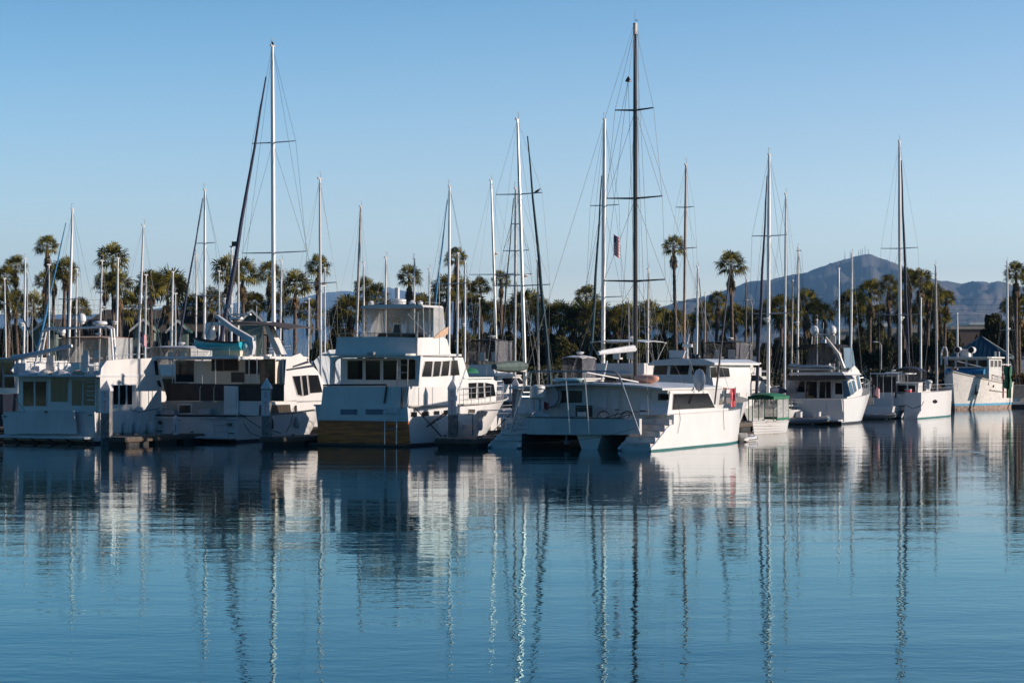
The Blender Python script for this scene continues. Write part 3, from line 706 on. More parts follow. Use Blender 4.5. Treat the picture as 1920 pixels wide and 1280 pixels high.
# ---------------------------------------------------------------- sailboats
PLACED = []
def corners(x, y, th, L, b):
    t = R_(th); Rr = (math.cos(t),-math.sin(t)); D = (math.sin(t),math.cos(t))
    return [(x+Rr[0]*u+D[0]*v, y+Rr[1]*u+D[1]*v) for u in (-b/2,b/2) for v in (0,L)]
def clash(a, b_):
    for P_, Q_ in ((a,b_),(b_,a)):
        for th in (0,90):
            pass
    t = R_(TH); ax = [(math.cos(t),-math.sin(t)),(math.sin(t),math.cos(t))]
    for u in ax:
        pa = [p[0]*u[0]+p[1]*u[1] for p in a]; pb = [p[0]*u[0]+p[1]*u[1] for p in b_]
        if max(pa) < min(pb)-.05 or max(pb) < min(pa)-.05: return False
    return True
def sailboat(label, bx, top, wpx, rows, m='mastw', sp=(), jib=None, bow=1, radar=None, L=None, boom=None, hull='gel', cat='sailboat', extras=(), shroud=True, group='sailboats moored in the rear rows', deckz=1.05, bz=None, cs=1):
    tx, ty = top
    for d in rows:
        h = W(tx,ty,d).z; LL = L or min(12.5, max(7, h*.72)); b_ = LL*.3; f = .56
        mx = (bx-960)/F*d
        th = TH if bow > 0 else TH+180
        t = R_(th); D = (math.sin(t), math.cos(t)); o = (mx-D[0]*LL*f, d-D[1]*LL*f)
        c = corners(o[0],o[1],th,LL,b_)
        if not any(clash(c,q) for q in PLACED): break
    else:
        d = rows[0]
    h = W(tx,ty,d).z; PLACED.append(corners((bx-960)/F*d-D[0]*LL*f, d-D[1]*LL*f, th, LL, b_))
    o = ((bx-960)/F*d-D[0]*LL*f, d-D[1]*LL*f)
    B = Fr('sailboat', label, cat, o=(o[0],o[1],0), th=th, group=group)
    hm_ = hull_mb(LL, b_, deckz, deckz+.3, trake=-.15, brake=.22, wl=.8, stern=.72, t0=.3, nst=12, stripe=.1)
    B.part('hull', hm_, [hull,'antib','deck'])
    mb = MB(); cw = b_*.3
    pr = [(LL*.30,deckz-.1),(LL*.30,deckz+.42),(LL*.5,deckz+.48),(LL*.66,deckz+.36),(LL*.74,deckz-.05)]
    mb.prism(pr,0,-cw,cw); c = B.part('cabin', mb, 'gel2')
    for s_ in (-1,1):
        w_ = MB(); x = s_*cw; w_.prism([(LL*.36,deckz+.14),(LL*.36,deckz+.3),(LL*.6,deckz+.3),(LL*.62,deckz+.14)],0,x,x+s_*.02); B.part('window', w_, 'glass', c)
    r = max(.05, wpx/F*d*.5); my = LL*f; q = B.P(tx,ty,my) if abs(tx-bx) < 1 else None
    dx = ((tx-960)-(bx-960))/F*d            # lean seen in the photo is a rake fore or aft
    topp = Vector((0, my+dx/D[0]*1.0 if abs(D[0]) > .1 else my, h))
    k_ = (topp.y-my)/h
    if abs(k_) > .055: topp.y = my+math.copysign(.055*h,k_); topp.x = (dx-(topp.y-my)*D[0])/math.cos(t)
    base = Vector((0,my,deckz-.3))
    mb = MB(); mb.tube(base, base.lerp(topp,.75), r, r*.95, 8); mb.tube(base.lerp(topp,.75), topp, r*.95, r*.6, 8)
    mst = B.part('mast', mb, m)
    mb = MB(); mb.box(topp.x-.05,topp.x+.05,topp.y-.28,topp.y+.25,h-.02,h+.1,.02); mb.tube((topp.x,topp.y+.15,h),(topp.x,topp.y+.15,h+.55),.02); mb.tube((topp.x,topp.y+.15,h+.5),(topp.x+.02,topp.y-.25,h+.5),.018)
    B.part('masthead', mb, 'grey', mst)
    at = lambda z: base.lerp(topp, (z-base.z)/(topp.z-base.z))
    tips = []
    for s_ in sp:
        py, l, r_ = s_[:3]; z = H+(HZ-py)/F*d; a = at(z); hw = max(.25, (r_-l)/F*d/2/abs(math.cos(R_(TH))))
        mb = MB(); 
        mb.tube(a,(a.x-hw,a.y-.1,z+.04),.045,.03); mb.tube(a,(a.x+hw,a.y-.1,z+.04),.045,.03)
        B.part('spreader', mb, 'grey', mst); tips.append((hw,a,z))
    if shroud:
        mb = MB(); wr = .0095; tips.sort(key=lambda t_: t_[2])
        for s_ in (-1,1):
            pts = [(s_*b_*.46, my-.2, deckz)]+[(t_[1].x+s_*t_[0],t_[1].y-.1,t_[2]+.04) for t_ in tips]+[tuple(topp)]
            for a,b2 in zip(pts, pts[1:]): mb.tube(a,b2,wr,wr,3)
            if tips:
                mb.tube((s_*b_*.45,my+.5,deckz), tuple(tips[0][1]), wr,wr,3); mb.tube((s_*b_*.45,my-.8,deckz), tuple(tips[0][1]), wr,wr,3)
                for t0_, t1_ in zip(tips, tips[1:]): mb.tube((t0_[1].x+s_*t0_[0],t0_[1].y-.1,t0_[2]), tuple(t1_[1]), wr,wr,3)
        mb.tube((0,LL*.96,deckz+.3),tuple(topp-Vector((0,0,.2))),wr,wr,3); mb.tube((0,.1,deckz+.1),tuple(topp),wr,wr,3)
        mb.tube((r*1.5,my-.1,deckz+.4),tuple(topp+Vector((r,0,-.2))),wr*.8,wr*.8,3)
        B.part('rigging', mb, 'wire')
    if jib:
        jm, (ax,ay), (cx,cy), jw = jib
        za = H+(HZ-ay)/F*d; zc = H+(HZ-cy)/F*d
        ddx = lambda px, z: ((px-960)/F*d-((bx-960)/F*d))
        # stay runs in the boat's centreline plane towards the bow
        k0 = ddx(ax,za); k1 = ddx(cx,zc)
        ya = min(max(my+k0/D[0], my+.15), LL*1.02); yc = min(max(my+k1/D[0], my+.4), LL*1.02)
        p_a = Vector((0,ya,za)); p_c = Vector((0,yc,zc)); dn = (p_c-p_a)/(za-zc); foot = p_c+dn*max(0,zc-deckz-.7)
        rr = jw/F*d/2; mb = MB(); n_ = 9
        pts = [p_a.lerp(foot,i/n_)+Vector((.02*math.sin(i*2.1),.02*math.cos(i*1.7),0)) for i in range(n_+1)]
        mb.path(pts, [rr*(.35+.75*min(1,i/n_*1.5)) for i in range(n_+1)], 8); B.part('furled_sail', mb, jm)
    if radar:
        z = H+(HZ-radar)/F*d; a = at(z); mb = MB(); mb.box(a.x-.12,a.x+.12,a.y,a.y+.5,z-.1,z-.04); B.part('radar_bracket', mb, 'alu', mst); radome(mst, (a.x,a.y+.4,z), .3)
    if boom:
        bm, bl = boom; z = bz or deckz+1.3; mb = MB(); mb.tube((0,my-.1,z),(0,my-bl,z+.05),.07,.06,8); B.part('boom', mb, 'mastw')
        mb = MB(); n_ = 8; mb.path([(.03*math.sin(i*2),my-.25-(bl-.4)*i/n_,z+.22*cs-.06*i/n_) for i in range(n_+1)], [cs*(.12+.16*math.sin(math.pi*(i+1.3)/(n_+2.6))*(1.2-.5*i/n_)) for i in range(n_+1)], 8)
        B.part('sail_cover', mb, bm)
    mb = rail(sheer_pts(hm_, -.1, 0, 1, 0, 12), .6, .016, 2); m2 = rail(sheer_pts(hm_, -.1, 0, -1, 0, 12), .6, .016, 2); mb.add(m2.v, m2.f)
    B.part('lifeline', mb, 'steel')
    for e_ in extras: e_(B, at, d, topp)
    return B
A_ = [184,198,170,212,226,156]; C_ = [170,184,156,198,212,226,142]; Nn = [150,164,140,176,190,204,218]
def flood(B, at, d, topp):
    mb = MB(); mb.box(.05,.75,topp.y-.1,topp.y+.1,topp.z+.05,topp.z+.5,.04); B.part('floodlight', mb, 'blackp')
S = sailboat
S('tallest white-masted sailboat with thick navy furled jib, left of centre',514,(511.5,88),8.5,[130,134],sp=((268,469,556),(474,450,578)),jib=('navy',(502,148),(446,575),8),bow=-1,L=13.5,boom=('lrub',4.5),bz=3.6,cs=1.7)
S('sailboat with mast raking right and black furled jib, centre',987,(970,228),7,[136,140,146],m='alu',sp=((366,932,1018),(536,930,1035)),jib=('dteal',(974,255),(1022,600),7),bow=1,radar=520,L=12,boom=('coverg',4.9),bz=4.1,cs=1.45)
S('white-masted ketch with a pair of dark furled jibs behind the catamaran',1130,(1134,224),8.5,[142,148],sp=((385,1107,1160),(557,1100,1166)),jib=('dteal',(1130,330),(1108,640),6),bow=-1,L=12.5,boom=('navy',4))
S('white-masted sailboat with navy furled jib and long spreaders before the mountain',1440,(1443,290),7,[152,160],sp=((442,1411,1472),(588,1405,1474)),jib=('navy',(1438,330),(1417,650),6),bow=-1,radar=601,boom=('navy',4))
S('white-masted sailboat with dark blue jib furled right of mast, right of mountain peak',1688,(1685,266),6.5,[176,182],sp=((466,1653,1716),(590,1650,1720)),jib=('navy',(1691,300),(1708,600),6),bow=1,radar=598,boom=('lgrey',4))
S('sailboat with small radar bracket on its white mast, left of flybridge yacht',602,(600,336),5.5,[143,150],sp=((531,570,636),),bow=1,radar=534,boom=('navy',3.6))
S('sailboat with white mast and slim black furled jib above the dinghy',383,(384,357),5.5,[160,168],sp=((456,364,404),(554,357,412)),jib=('navy',(381,372),(349,625),4.5),bow=-1)
S('sailboat with bright blue furled jib, third tall mast from the left',126,(133,391),5.5,A_,sp=((560,103,155),),jib=('blue',(129,418),(96,605),4.5),bow=-1,radar=None)
S('sailboat with leaning bare white mast above the brown-roofed building',256,(266,421),5,A_,sp=((575,223,291),),bow=1)
S('old sailboat with mottled grey bare mast beside the flybridge yacht hardtop',664,(675,386),5.5,A_,m='mastg',bow=1)
S('sailboat with bright blue furled jib right of the flybridge hardtop',841,(843,350),5.5,[158,166],sp=((532,808,880),),jib=('blue',(840,375),(818,570),4.5),bow=-1,boom=('navy',3))
S('sailboat with bare aluminium mast raking right, wide low spreader, left of centre cluster',934,(921,341),5,A_,m='alu',sp=((515,884,975),),bow=1,radar=478,boom=('coverg',3.5),bz=4.3,cs=1.4)
S('sailboat with three sets of spreaders on a dull cream mast in centre cluster',965,(967,354),5,[152,162,172],m='mastg',sp=((420,955,975),(470,942,990),(515,915,975)),jib=('black',(963,372),(943,620),3.5),bow=-1)
S('sailboat with varnished brown wooden mast left of the very tall palm',1281,(1287,308),5.5,[158,168,178],m='mastt',sp=((388,1264,1297),(465,1264,1308),(565,1258,1306)),bow=1)
S('sailboat with slim white mast right of the navy-jibbed one, before mountain slope',1471,(1474,364),4.5,[166,176,188],sp=((586,1450,1510),),bow=1,radar=None)
S('sailboat with anchor-light crosspiece on its white mast before the mountain slope',1495,(1498,466),4,[172,184,196],sp=((470,1493,1502),),bow=-1,radar=607)
S('sailboat with white mast at the mountain antennas, second left of navy-jibbed boat',1594,(1600,476),4.5,A_,bow=1)
S('sailboat with white mast standing just left of the mountain peak mast',1573,(1573,504),3.5,A_,m='alu',bow=-1)
S('sailboat with bare grey mast right of the palm grove, left of white trawler',1757,(1752,498),4.5,A_,m='mastg',bow=1)
S('small sailboat with short stub mast above the white trawler',1796,(1794,588),4,[214,226],bow=-1)
S('sailboat with thick white mast and green-wrapped foot, rightmost of all masts',1889,(1888,491),5,[222,232],bow=1,radar=618,sp=((619,1876,1902),))
S('sailboat with light grey mast rising between two furled dark jibs, centre',1010,(1008,490),4.5,[170,180,190],m='mastg',bow=1,radar=556)
S('sailboat with thin bare white mast just right of the black catamaran mast',1214,(1216,505),4,[160,170,180,190],bow=1,sp=((613,1198,1232),))
S('sailboat with white mast and dark line of furled jib, right of wooden mast',1305,(1309,500),4.5,[172,182,192],bow=1,jib=('black',(1312,520),(1322,620),3))
S('sailboat with thin dark pole mast left of the curved street lamp at right',1397,(1400,523),3.5,A_,m='mastb',bow=-1)
S('sailboat with thin brownish mast before the right-hand palm clump',1483,(1488,526),3.5,A_,m='mastg',bow=1)
S('sailboat with floodlight on top of its white mast, left of centre palms',433,(434,463),5,A_,bow=1,extras=(flood,))
S('sailboat with bare white mast just left of the thick navy furled jib',446,(447,488),4.5,A_,bow=-1)
S('sailboat with thin white mast right of the black furled jib',411,(411,509),3.5,A_,bow=1)
S('sailboat with white mast touching left side of the black furled jib',367,(368,478),3.5,[188,200,214,226],bow=-1)
S('sailboat with white mast close right of the tallest left mast',523,(527,489),4.5,A_,bow=1)
S('sailboat with thin white mast close right of the radar-bracket mast',609,(609,503),4,A_,bow=1)
S('sailboat with short white mast right of the mottled grey mast',682,(682,493),3.5,A_,bow=-1)
S('sailboat with isolated white mast in the gap left of the hardtop yacht',721,(723.5,483),4.5,A_,bow=1)
S('sailboat with white mast in front of the shaggy palm above the hardtop',775,(777,486),4,A_,bow=-1,sp=((588,765,790),))
S('sailboat with short white mast and thin blue halyard, left of blue jib',805,(805,505),4,A_,bow=1)
S('sailboat with white mast before the tall centre-left palm, no jib',856,(859,475),4.5,A_,bow=1,sp=((531,845,880),))
S('sailboat with white mast carrying a low white radar pod, right of tall palm',871,(872,491),4.5,A_,bow=-1,radar=610)
S('leftmost sailboat with thin grey mast and teal furled jib',13,(10,523),3.5,A_,m='alu',jib=('dteal',(16,536),(36,604),3.5),bow=1,sp=((570,0,26),))
S('sailboat with clean white mast and low radar pod, second mast from left',43,(46,485),4.5,A_,bow=-1,radar=609)
S('sailboat with thin dark grey mast close right of second mast from left',51,(51,511),3.5,[190,202,216,228],m='mastg',bow=1)
S('sailboat with very thin grey mast in front of the tall left palm',92,(92,497),2.8,A_,m='alu',bow=1)
S('sailboat with short white mast just right of the blue-jibbed mast',140,(143,505),4,A_,bow=1,sp=((590,128,152),))
S('sailboat with white mast left of the forked tall palm at left',183,(189,489),4,A_,bow=1,sp=((548,170,190),),radar=578)
S('sailboat with thick white mast in front of the forked tall palm at left',217,(220,484),4.8,A_,bow=-1,radar=606)
S('sailboat with slim white mast right of the leaning bare mast, dark blue jib',271,(273,516),3.8,A_,bow=1,jib=('dteal',(276,535),(287,610),3.5))
S('sailboat with white mast in front of the bushy palm pair at left',319,(323,510),4.8,A_,bow=1,sp=((621,300,340),))
S('sailboat with thin white mast second left of the black furled jib',329,(329,551),3.2,A_,bow=-1)
S('sailboat with very slim white mast before the large left palm clump',418,(421,560),3,[206,218,230],bow=1)
S('sailboat with grey mast between the blue jib and the raking aluminium mast',897,(899,560),3.2,[206,218,230],m='mastg',bow=1)
S('sailboat with thin cream mast right of the navy-black ketch jibs',1180,(1178,560),3,[206,218,230],m='mastg',bow=1)
S('sailboat with white mast low between mountain foot palms at right',1532,(1532,600),3,[206,218,230],bow=1)
S('small sailboat with thin mast in the gap right of the navy jib, far right',1727,(1727,560),3,[206,218,230],m='alu',bow=-1)
S('sailboat with short mast seen between flybridge yacht and tallest left mast',577,(579,560),3,[206,218,230],bow=-1)
S('sailboat with thin dark mast close beside wooden mast, right side',1322,(1322,556),3,[206,218,230],m='mastg',bow=-1)
# ---------------------------------------------------------------- small repeats
def piling(px0, px1, ytop, yb, label, sign=None, lit=False, th=TH):
    """square concrete piling with a white pyramid cap; sign = (y top, y bottom) of the sleeve that carries the lettering"""
    d = dist(yb); x = ((px0+px1)/2-960)/F*d; wd = (px1-px0)/F*d; hw = wd/2/(math.cos(R_(th))+math.sin(R_(th))*.55)
    z = lambda py: H+(HZ-py)/F*d
    e = empty('piling', (x,d,0), -R_(th-20), label, 'piling', 'dock pilings with pyramid caps')
    zt = z(ytop); sh = zt-.62
    mb = MB(); mb.box(-hw,hw,-hw,hw,-1.5,sh+.05,.03); mb.build('shaft','pile',e)
    w_ = hw*1.12; mb = MB()
    mb.add([(-w_,-w_,sh),(w_,-w_,sh),(w_,w_,sh),(-w_,w_,sh),(-w_,-w_,sh+.12),(w_,-w_,sh+.12),(w_,w_,sh+.12),(-w_,w_,sh+.12),(0,0,zt)],[(0,3,2,1),(0,1,5,4),(1,2,6,5),(2,3,7,6),(3,0,4,7),(4,5,8),(5,6,8),(6,7,8),(7,4,8)])
    mb.build('cap','sign',e)
    if sign:
        z1, z0 = z(sign[0]), z(sign[1]); mb = MB(); mb.box(-hw*1.04,hw*1.04,-hw*1.1,hw*1.04 if lit else -hw+.01,z0,z1)
        so_ = mb.build('sign','sign',e)
        txt = 'NO WAKE'; hgt = (z1-z0)*.86; st = hgt/7
        for i, ch in enumerate(txt):
            if ch == ' ': continue
            cu = bpy.data.curves.new('letter','FONT'); cu.body = ch; cu.size = st*1.12; cu.align_x = 'CENTER'; cu.extrude = .004; cu.materials.append(M['txt'])
            tmp = bpy.data.objects.new('letter_curve',cu); me = bpy.data.meshes.new_from_object(tmp); bpy.data.objects.remove(tmp); bpy.data.curves.remove(cu)
            o = bpy.data.objects.new('letter',me); COL.objects.link(o); o.parent = so_
            o.rotation_euler = (R_(90),0,0); o.location = (0,-hw*1.1-.006,z1-(z1-z0)*.07-st*(i+.85))
    return e
def dockfinger(px, yw, L, wd, label, th=TH, box=True, back=False):
    d = dist(yw); x = (px-960)/F*d; B = Fr('dock', label, 'floating dock', o=(x,d,0), th=th, group='floating docks between the boats')
    mb = MB(); mb.box(-wd/2,wd/2,0,L,.34,.48,.08); B.part('deck', mb, 'dockc')
    mb = MB(); mb.box(-wd/2-.06,wd/2+.06,-.04,L,.22,.36,.1); B.part('rub_rail', mb, 'bark')
    mb = MB()
    for k in range(int(L/2.6)): mb.box(-wd/2+.05,wd/2-.05,k*2.6+.2,k*2.6+2.2,-.3,.23,.1)
    B.part('float', mb, 'dockd')
    for y in (1.0, L*.5, L-1.5):
        for s_ in (-1,1):
            mb = MB(); mb.tube((s_*(wd/2-.12),y,.48),(s_*(wd/2-.12),y,.6),.03); mb.tube((s_*(wd/2-.12),y-.16,.61),(s_*(wd/2-.12),y+.16,.61),.03); B.part('cleat', mb, 'blk')
    return B
def fender(parent, p, r=.13, h=.6, m='blk'):
    mb = MB(); mb.lathe((p[0],p[1],p[2]-h), [(.02,0),(r*.7,.04),(r,.14),(r,h-.16),(r*.6,h-.04),(.03,h)], 10); mb.tube((p[0],p[1],p[2]),(p[0],p[1],p[2]+.5),.012,n=4); return mb.build('fender', m, parent)
def chair(B, x, y, z, m='seat', parent=None):
    mb = MB(); mb.tube((x,y,z),(x,y,z+.5),.05); mb.box(x-.28,x+.28,y-.28,y+.28,z+.5,z+.62,.06); mb.box(x-.28,x+.28,y-.3,y-.2,z+.6,z+1.15,.03)
    return B.part('helm_seat', mb, m)
def bimini(B, x0, x1, y0, y1, z, h, m, name='bimini', crown=.12):
    rows = []
    for j in range(6):
        t = j/5; rows.append([(x0+(x1-x0)*i/8, y0+(y1-y0)*t, z+h+crown*(1-(2*i/8-1)**4)-crown*.8*abs(2*t-1)**3+.02*math.sin(j*3+i)) for i in range(9)])
    mb = MB(); mb.sheet(rows,.03); o = B.part(name, mb, m)
    mb = MB()
    for x in (x0+.03,x1-.03):
        for a,c in ((y0+.05,(y0+y1)/2),(y1-.05,(y0+y1)/2)): mb.tube((x,a,z+h),(x,c,z),.016)
    B.part('bimini_frame', mb, 'steel'); return o

# ================================================================ 1: white houseboat on the left
B = Fr('houseboat','boxy white houseboat with sliding glass doors, at the left edge','houseboat',pl=3,pr=181,yw=832)
b = B.b; zd = B.z0 = .55
hm = hull_mb(12.5, b*.98, 1.75, 2.2, trake=0, brake=.12, wl=.97, stern=.98, p=2.6, t0=.4, flare=.3)
B.part('hull', hm, ['gel2','antib','deck'])
B.st('transom','gel2',-.35,[(3,777),(40,772),(87,768),(138,770),(143,813),(10,813)],.1)
B.st('transom_gate','gel2',-.35,[(160,772),(177,772),(179,815),(163,810)],.1)
B.st('vent','blackp',-.37,[[(6,779),(12,779),(12,782),(6,782)],[(83,770),(89,770),(89,774),(83,774)],[(166,777),(172,777),(172,779),(166,779)]],.03)
mb = MB(); mb.box(-b/2-.1,b/2+.1,-1.0,-.0,.30,.42,.15); B.part('swim_platform', mb, 'lgrey')
mb = MB()
for k in range(6): x = -b/2+.3+k*(b-.6)/5; mb.tube((x,-.9,.3),(x+.35,-.02,-.1),.04)
B.part('platform_brace', mb, 'blackp')
y1 = 1.3
xl, zt = B.Y(20,706,y1); xr = b/2-.05; z_fl = B.Y(100,772,y1)[1]-.4
# cabin body: the tall side profile, full width
side = [(188,706),(190,690),(200,676),(236,673),(290,671),(297,678),(312,744),(303,772),(188,790)]
pr = [B.X(px,py,xr) for px,py in side]
z_cab = B.Y(100,706,y1)[1]; xL = -b/2+.12
mb = MB(); mb.prism([(y1,.8),(y1,z_cab),(pr[5][0],z_cab),(pr[6][0],pr[6][1]),(pr[7][0]-.2,.9)],0,xL,xr-.02); B.part('cabin', mb, 'gel')
mb = MB(); mb.prism([(y1-.9,z_cab)]+pr[1:6]+[(pr[5][0]+.05,z_cab-.0)],0,xr,xr-.12); B.part('upper_deck_bulwark', mb, 'gel'); mb = MB(); mb.prism([(y1-.2,z_cab)]+[(y+.1,z*.97) for y,z in pr[1:6]]+[(pr[5][0]+.05,z_cab-.0)],0,xL,xL+.12); B.part('upper_deck_bulwark', mb, 'gel')
B.sd('topside_panel','gel',xr+.02,[(188,706),(188,812),(250,811),(306,800),(312,744),(299,690),(297,706)],.04)
mb = MB(); mb.box(-b/2-.05,b/2-.0,y1-1.2,pr[5][0]-.4,z_cab,z_cab+.1,.1); B.part('roof_deck', mb, 'lgrey')
B.win('st',y1,[[(44,715),(63.5,761)],[(67,715),(87,761)]],'trimw','glass',.07,name='sliding_door')
B.win('st',y1,[[(96,709),(127,753)]],'trimw','curt',.06,name='door')
B.win('st',y1,[[(135,713),(154,760)],[(157,713),(178,760)]],'trimw','curt',.07,name='sliding_door')
mb = MB()
for k in range(5):
    x0, z0 = B.Y(163,716+k*8.4,y1-.06); x1_, _ = B.Y(178,716+k*8.4,y1-.06); mb.box(x0,x1_,y1-.1,y1-.05,z0-.03,z0+.03)
B.part('louvre', mb, 'lgrey')
B.win('sd',xr+.03,[[(212,722),(221,758)],[(224,722),(235,758)],[(238,722),(247,758)]],'trimw','glass',.05)
B.win('sd',xr,[[(288,676),(294,676),(297,703),(291,703)]],'trimw','glass',.05)
B.win('sd',xr+.03,[[(293,713),(299,713),(303,726),(297,724)]],'trimw','glass',.03)
mb = MB()                                             # ladder up to the roof deck
for px in (180,187): 
    a = B.P(px,712,y1-.25); c = B.P(px,772,y1-.25); mb.tube(a,c,.02)
for k in range(6): a = B.P(180,718+k*9,y1-.25); c = B.P(187,718+k*9,y1-.25); mb.tube(a,c,.018)
B.part('ladder', mb, 'steel')
zr = z_cab+.1; HB = B; HZR = zr
for px in (99,176): 
    mb = MB(); x = B.Y(px,690,3)[0]; mb.box(x-.35,x+.35,2.7,3.3,zr,zr+.75,.1); B.part('console', mb, 'gel')
chair(B,B.Y(100,690,2.2)[0],2.2,zr); chair(B,B.Y(165,690,2.2)[0],2.2,zr,'lgrey')
mb = MB(); pts = [B.P(px,py,1.2) for px,py in [(23,671),(46,668),(135,648)]]
mb.path(pts,[.17,.17,.09],8); mb.tube(B.P(44,700,1.2),B.P(44,668,1.2),.14); mb.box(*[B.Y(34,700,1.2)[0],B.Y(52,700,1.2)[0]],1.0,1.5,zr,zr+.7); B.part('crane', mb, 'lgrey')
mb = MB(); mb.tube(B.P(134,651,1.2),B.P(126,684,1.2),.02); B.part('crane_line', mb, 'rope')
mb = MB(); y = 4.2; pts = [B.P(px,py,y) for px,py in [(62,700),(80,622),(86,616),(200,613),(208,617),(212,680)]]; mb.path(pts,.07,8)
pts = [B.P(px,py,y+.9) for px,py in [(72,700),(86,622),(92,617),(205,612),(213,616),(217,678)]]; mb.path(pts,.07,8)
for py in (635,660): mb.tube(B.P(209.5,py,y),B.P(215,py,y+.9),.035); mb.tube(B.P(79-(py-622)*.25,py,y),B.P(85-(py-622)*.22,py,y+.9),.035)
for px in (100,130,160,190): mb.tube(B.P(px,616-(px-86)*.025,y),B.P(px+5,615-(px-86)*.03,y+.9),.03)
ar = B.part('radar_arch', mb, 'clean')
radome(ar, B.P(153,604,4.6),.27,'satellite_dome',kind=1); radome(ar,B.P(188,611,4.6),.42); radome(ar,B.P(117,626,5.2),.2,'satellite_dome',kind=1)
mb = rail([B.P(px,py,1.6) for px,py in [(60,705),(90,705),(120,705),(150,704),(186,703)]],.75,.018,1,1); B.part('railing', mb, 'steel')
mb = rail([B.Q(px,py,xr-.1) for px,py in [(200,676),(236,673),(275,671)]],.25,.02,1,0); B.part('railing', mb, 'steel')
B.part('dock_line', (lambda m_: (m_.path([B.Q(247,769,xr+.06),B.Q(262,772,xr+.3),B.Q(300,765,xr+.3)],.02,5), m_)[1])(MB()), 'rope')
for px in (236,256,282): fender(B.e, B.Q(px,790,xr+.2),.2,.75,'lgrey')
mb = MB(); mb.tube(B.P(28,746,-.1),B.P(46,770,-.1),.03); B.part('boat_hook', mb, 'grey')

# ================================================================ 2: trawler with turquoise dinghy
B = Fr('trawler','white trawler yacht with brown mesh aft deck and turquoise dinghy on top','motor yacht',pl=289,pr=446,yw=829)
b = B.b; xs = b/2
zs = B.Q(449,780,xs)[2]; hm = hull_mb(13.5,b*1.03,zs,zs+.55,trake=.08,brake=.25,wl=.93,stern=.99,zmid=zs+.0,p=2.4,t0=.45,flare=.3)
B.part('hull', hm, ['gel','antib','deck'])
mb = MB(); 
for s_ in (1,-1): mb.path([(x+s_*.05,y,z+.02) for x,y,z in sheer_pts(hm,0,0,s_)],.05,6)
mb.path([(-b*.5,-.14,zs),(b*.5,-.14,zs)],.05,6); B.part('rub_rail', mb, 'blackp')
mb = MB(); mb.box(-b/2-.2,b/2+.1,-1.05,-.1,.24,.34,.12); B.part('swim_platform', mb, 'lgrey')
mb = MB()
for x0,x1 in ((402,427),):
    for px in (402,427): mb.path([B.P(px,823,-.28),B.P(px,787,-.28),B.P(px+(3 if px < 410 else -3),783,-.25)],.025,6)
    mb.tube(B.P(405,783,-.25),B.P(424,783,-.25),.025)
    for py in (797,809): mb.tube(B.P(402,py,-.28),B.P(427,py,-.28),.022)
B.part('boarding_ladder', mb, 'steel')
B.st('fitting','blackp',-.26,[[(296,789),(302,790),(302,795),(297,795)],[(294,807),(302,807),(302,809),(294,809)],[(427,811),(438,811),(438,813),(427,813)],[(424,793),(433,793),(433,798),(424,798)]],.1)
for a,c in ((287,341),(376,445)): mb = MB(); mb.tube(B.P(a,784,-.27),B.P(c,787,-.27),.035); B.part('trim_rail', mb, 'grey')
y1 = .5
B.st('aft_coaming','gel',y1,[(312,751),(484,753),(483,779),(312,777)],.15)
B.st('aft_mesh_screen','mesh',y1-.02,[(312,718),(380,719),(424,720),(452,720),(532,721),(532,752),(312,751)],.04)
B.st('rail_cap','wood',y1-.08,[(452,719),(532,719),(532,721),(452,721)],.12)
B.win('st',y1-.03,[[(336,759),(358,774)]],'trimw','curt',.07)
B.st('locker_door','clean',y1-.1,[(420,723),(446,724),(446,777),(420,777)],.12); B.win('st',y1-.1,[[(423,728),(443,764)]],'lgrey','gel',.03,name='door_panel')
mb = MB()
for px in (375,401): mb.path([B.P(px,755,y1-.25),B.P(px,728,y1-.25),B.P(px+2,723,y1-.1)],.022)
mb.tube(B.P(375,752,y1-.25),B.P(401,752,y1-.25),.022); B.part('grab_rail', mb, 'steel')
mb = MB(); mb.box(*[B.Y(376,700,y1-.25)[0],B.Y(396,700,y1-.25)[0]],y1-.4,y1-.1,B.Y(380,776,y1)[1],B.Y(380,766,y1)[1]); B.part('step', mb, 'grey')
mb = MB()
for k in range(5): mb.tube(B.P(306+k*4,778,y1-.3),B.P(306+k*4,764,y1-.3),.035)
mb.box(B.Y(302,776,.1)[0],B.Y(328,776,.1)[0],.0,.3,zs,zs+.3); B.part('rod_holder', mb, 'grey')
y2 = 3.2; zc = B.Y(400,671,1)[1]      # salon wall and hard canopy
zdk = B.Y(400,752,y1)[1]
mb = MB(); mb.prism([(y1,zs),(y1,zdk),(y2,zdk),(y2,zc-.15),(8.2,zc-.15),(9.6,zs+.7),(9.6,zs)],0,-b/2+.42,b/2-.42); B.part('saloon', mb, 'cream')
mb = MB(); mb.box(-b/2+.05,b/2-.05,y1+.2,y2,zdk-.25,zdk-.12); B.part('aft_deck', mb, 'deck')
B.win('st',y2,[[(398,672),(418,694)],[(421,672),(446,694)]],'wood','mesh',.05,name='cabinet')
B.win('st',y2,[[(491,676),(513,722)]],'wood','glass',.12,name='door')
B.win('st',y2,[[(330,676),(364,716)]],'cream','glass',.05); B.win('st',y2,[[(434,698),(458,716)]],'grey','blackp',.03,name='television')
B.win('st',y2,[[(461,676),(486,700)]],'wood','mesh',.03,name='cabinet')
zh = B.Y(400,668,.2)[1]
mb = MB(); mb.prism([(-.0,zh-.1),(.15,zh-.17),(7.2,zh-.15),(7.6,zh-.05),(7.2,zh+.02),(.1,zh)],0,-b/2-.1,b/2-.02); B.part('boat_deck', mb, 'gel')
for px in (323,379,404,467,482,531): mb = MB(); mb.tube(B.P(px,720,y1+.05),B.P(px,672,y1+.05),.032); B.part('canopy_post', mb, 'steel')
xw = b/2-.2    # wing and pilothouse side
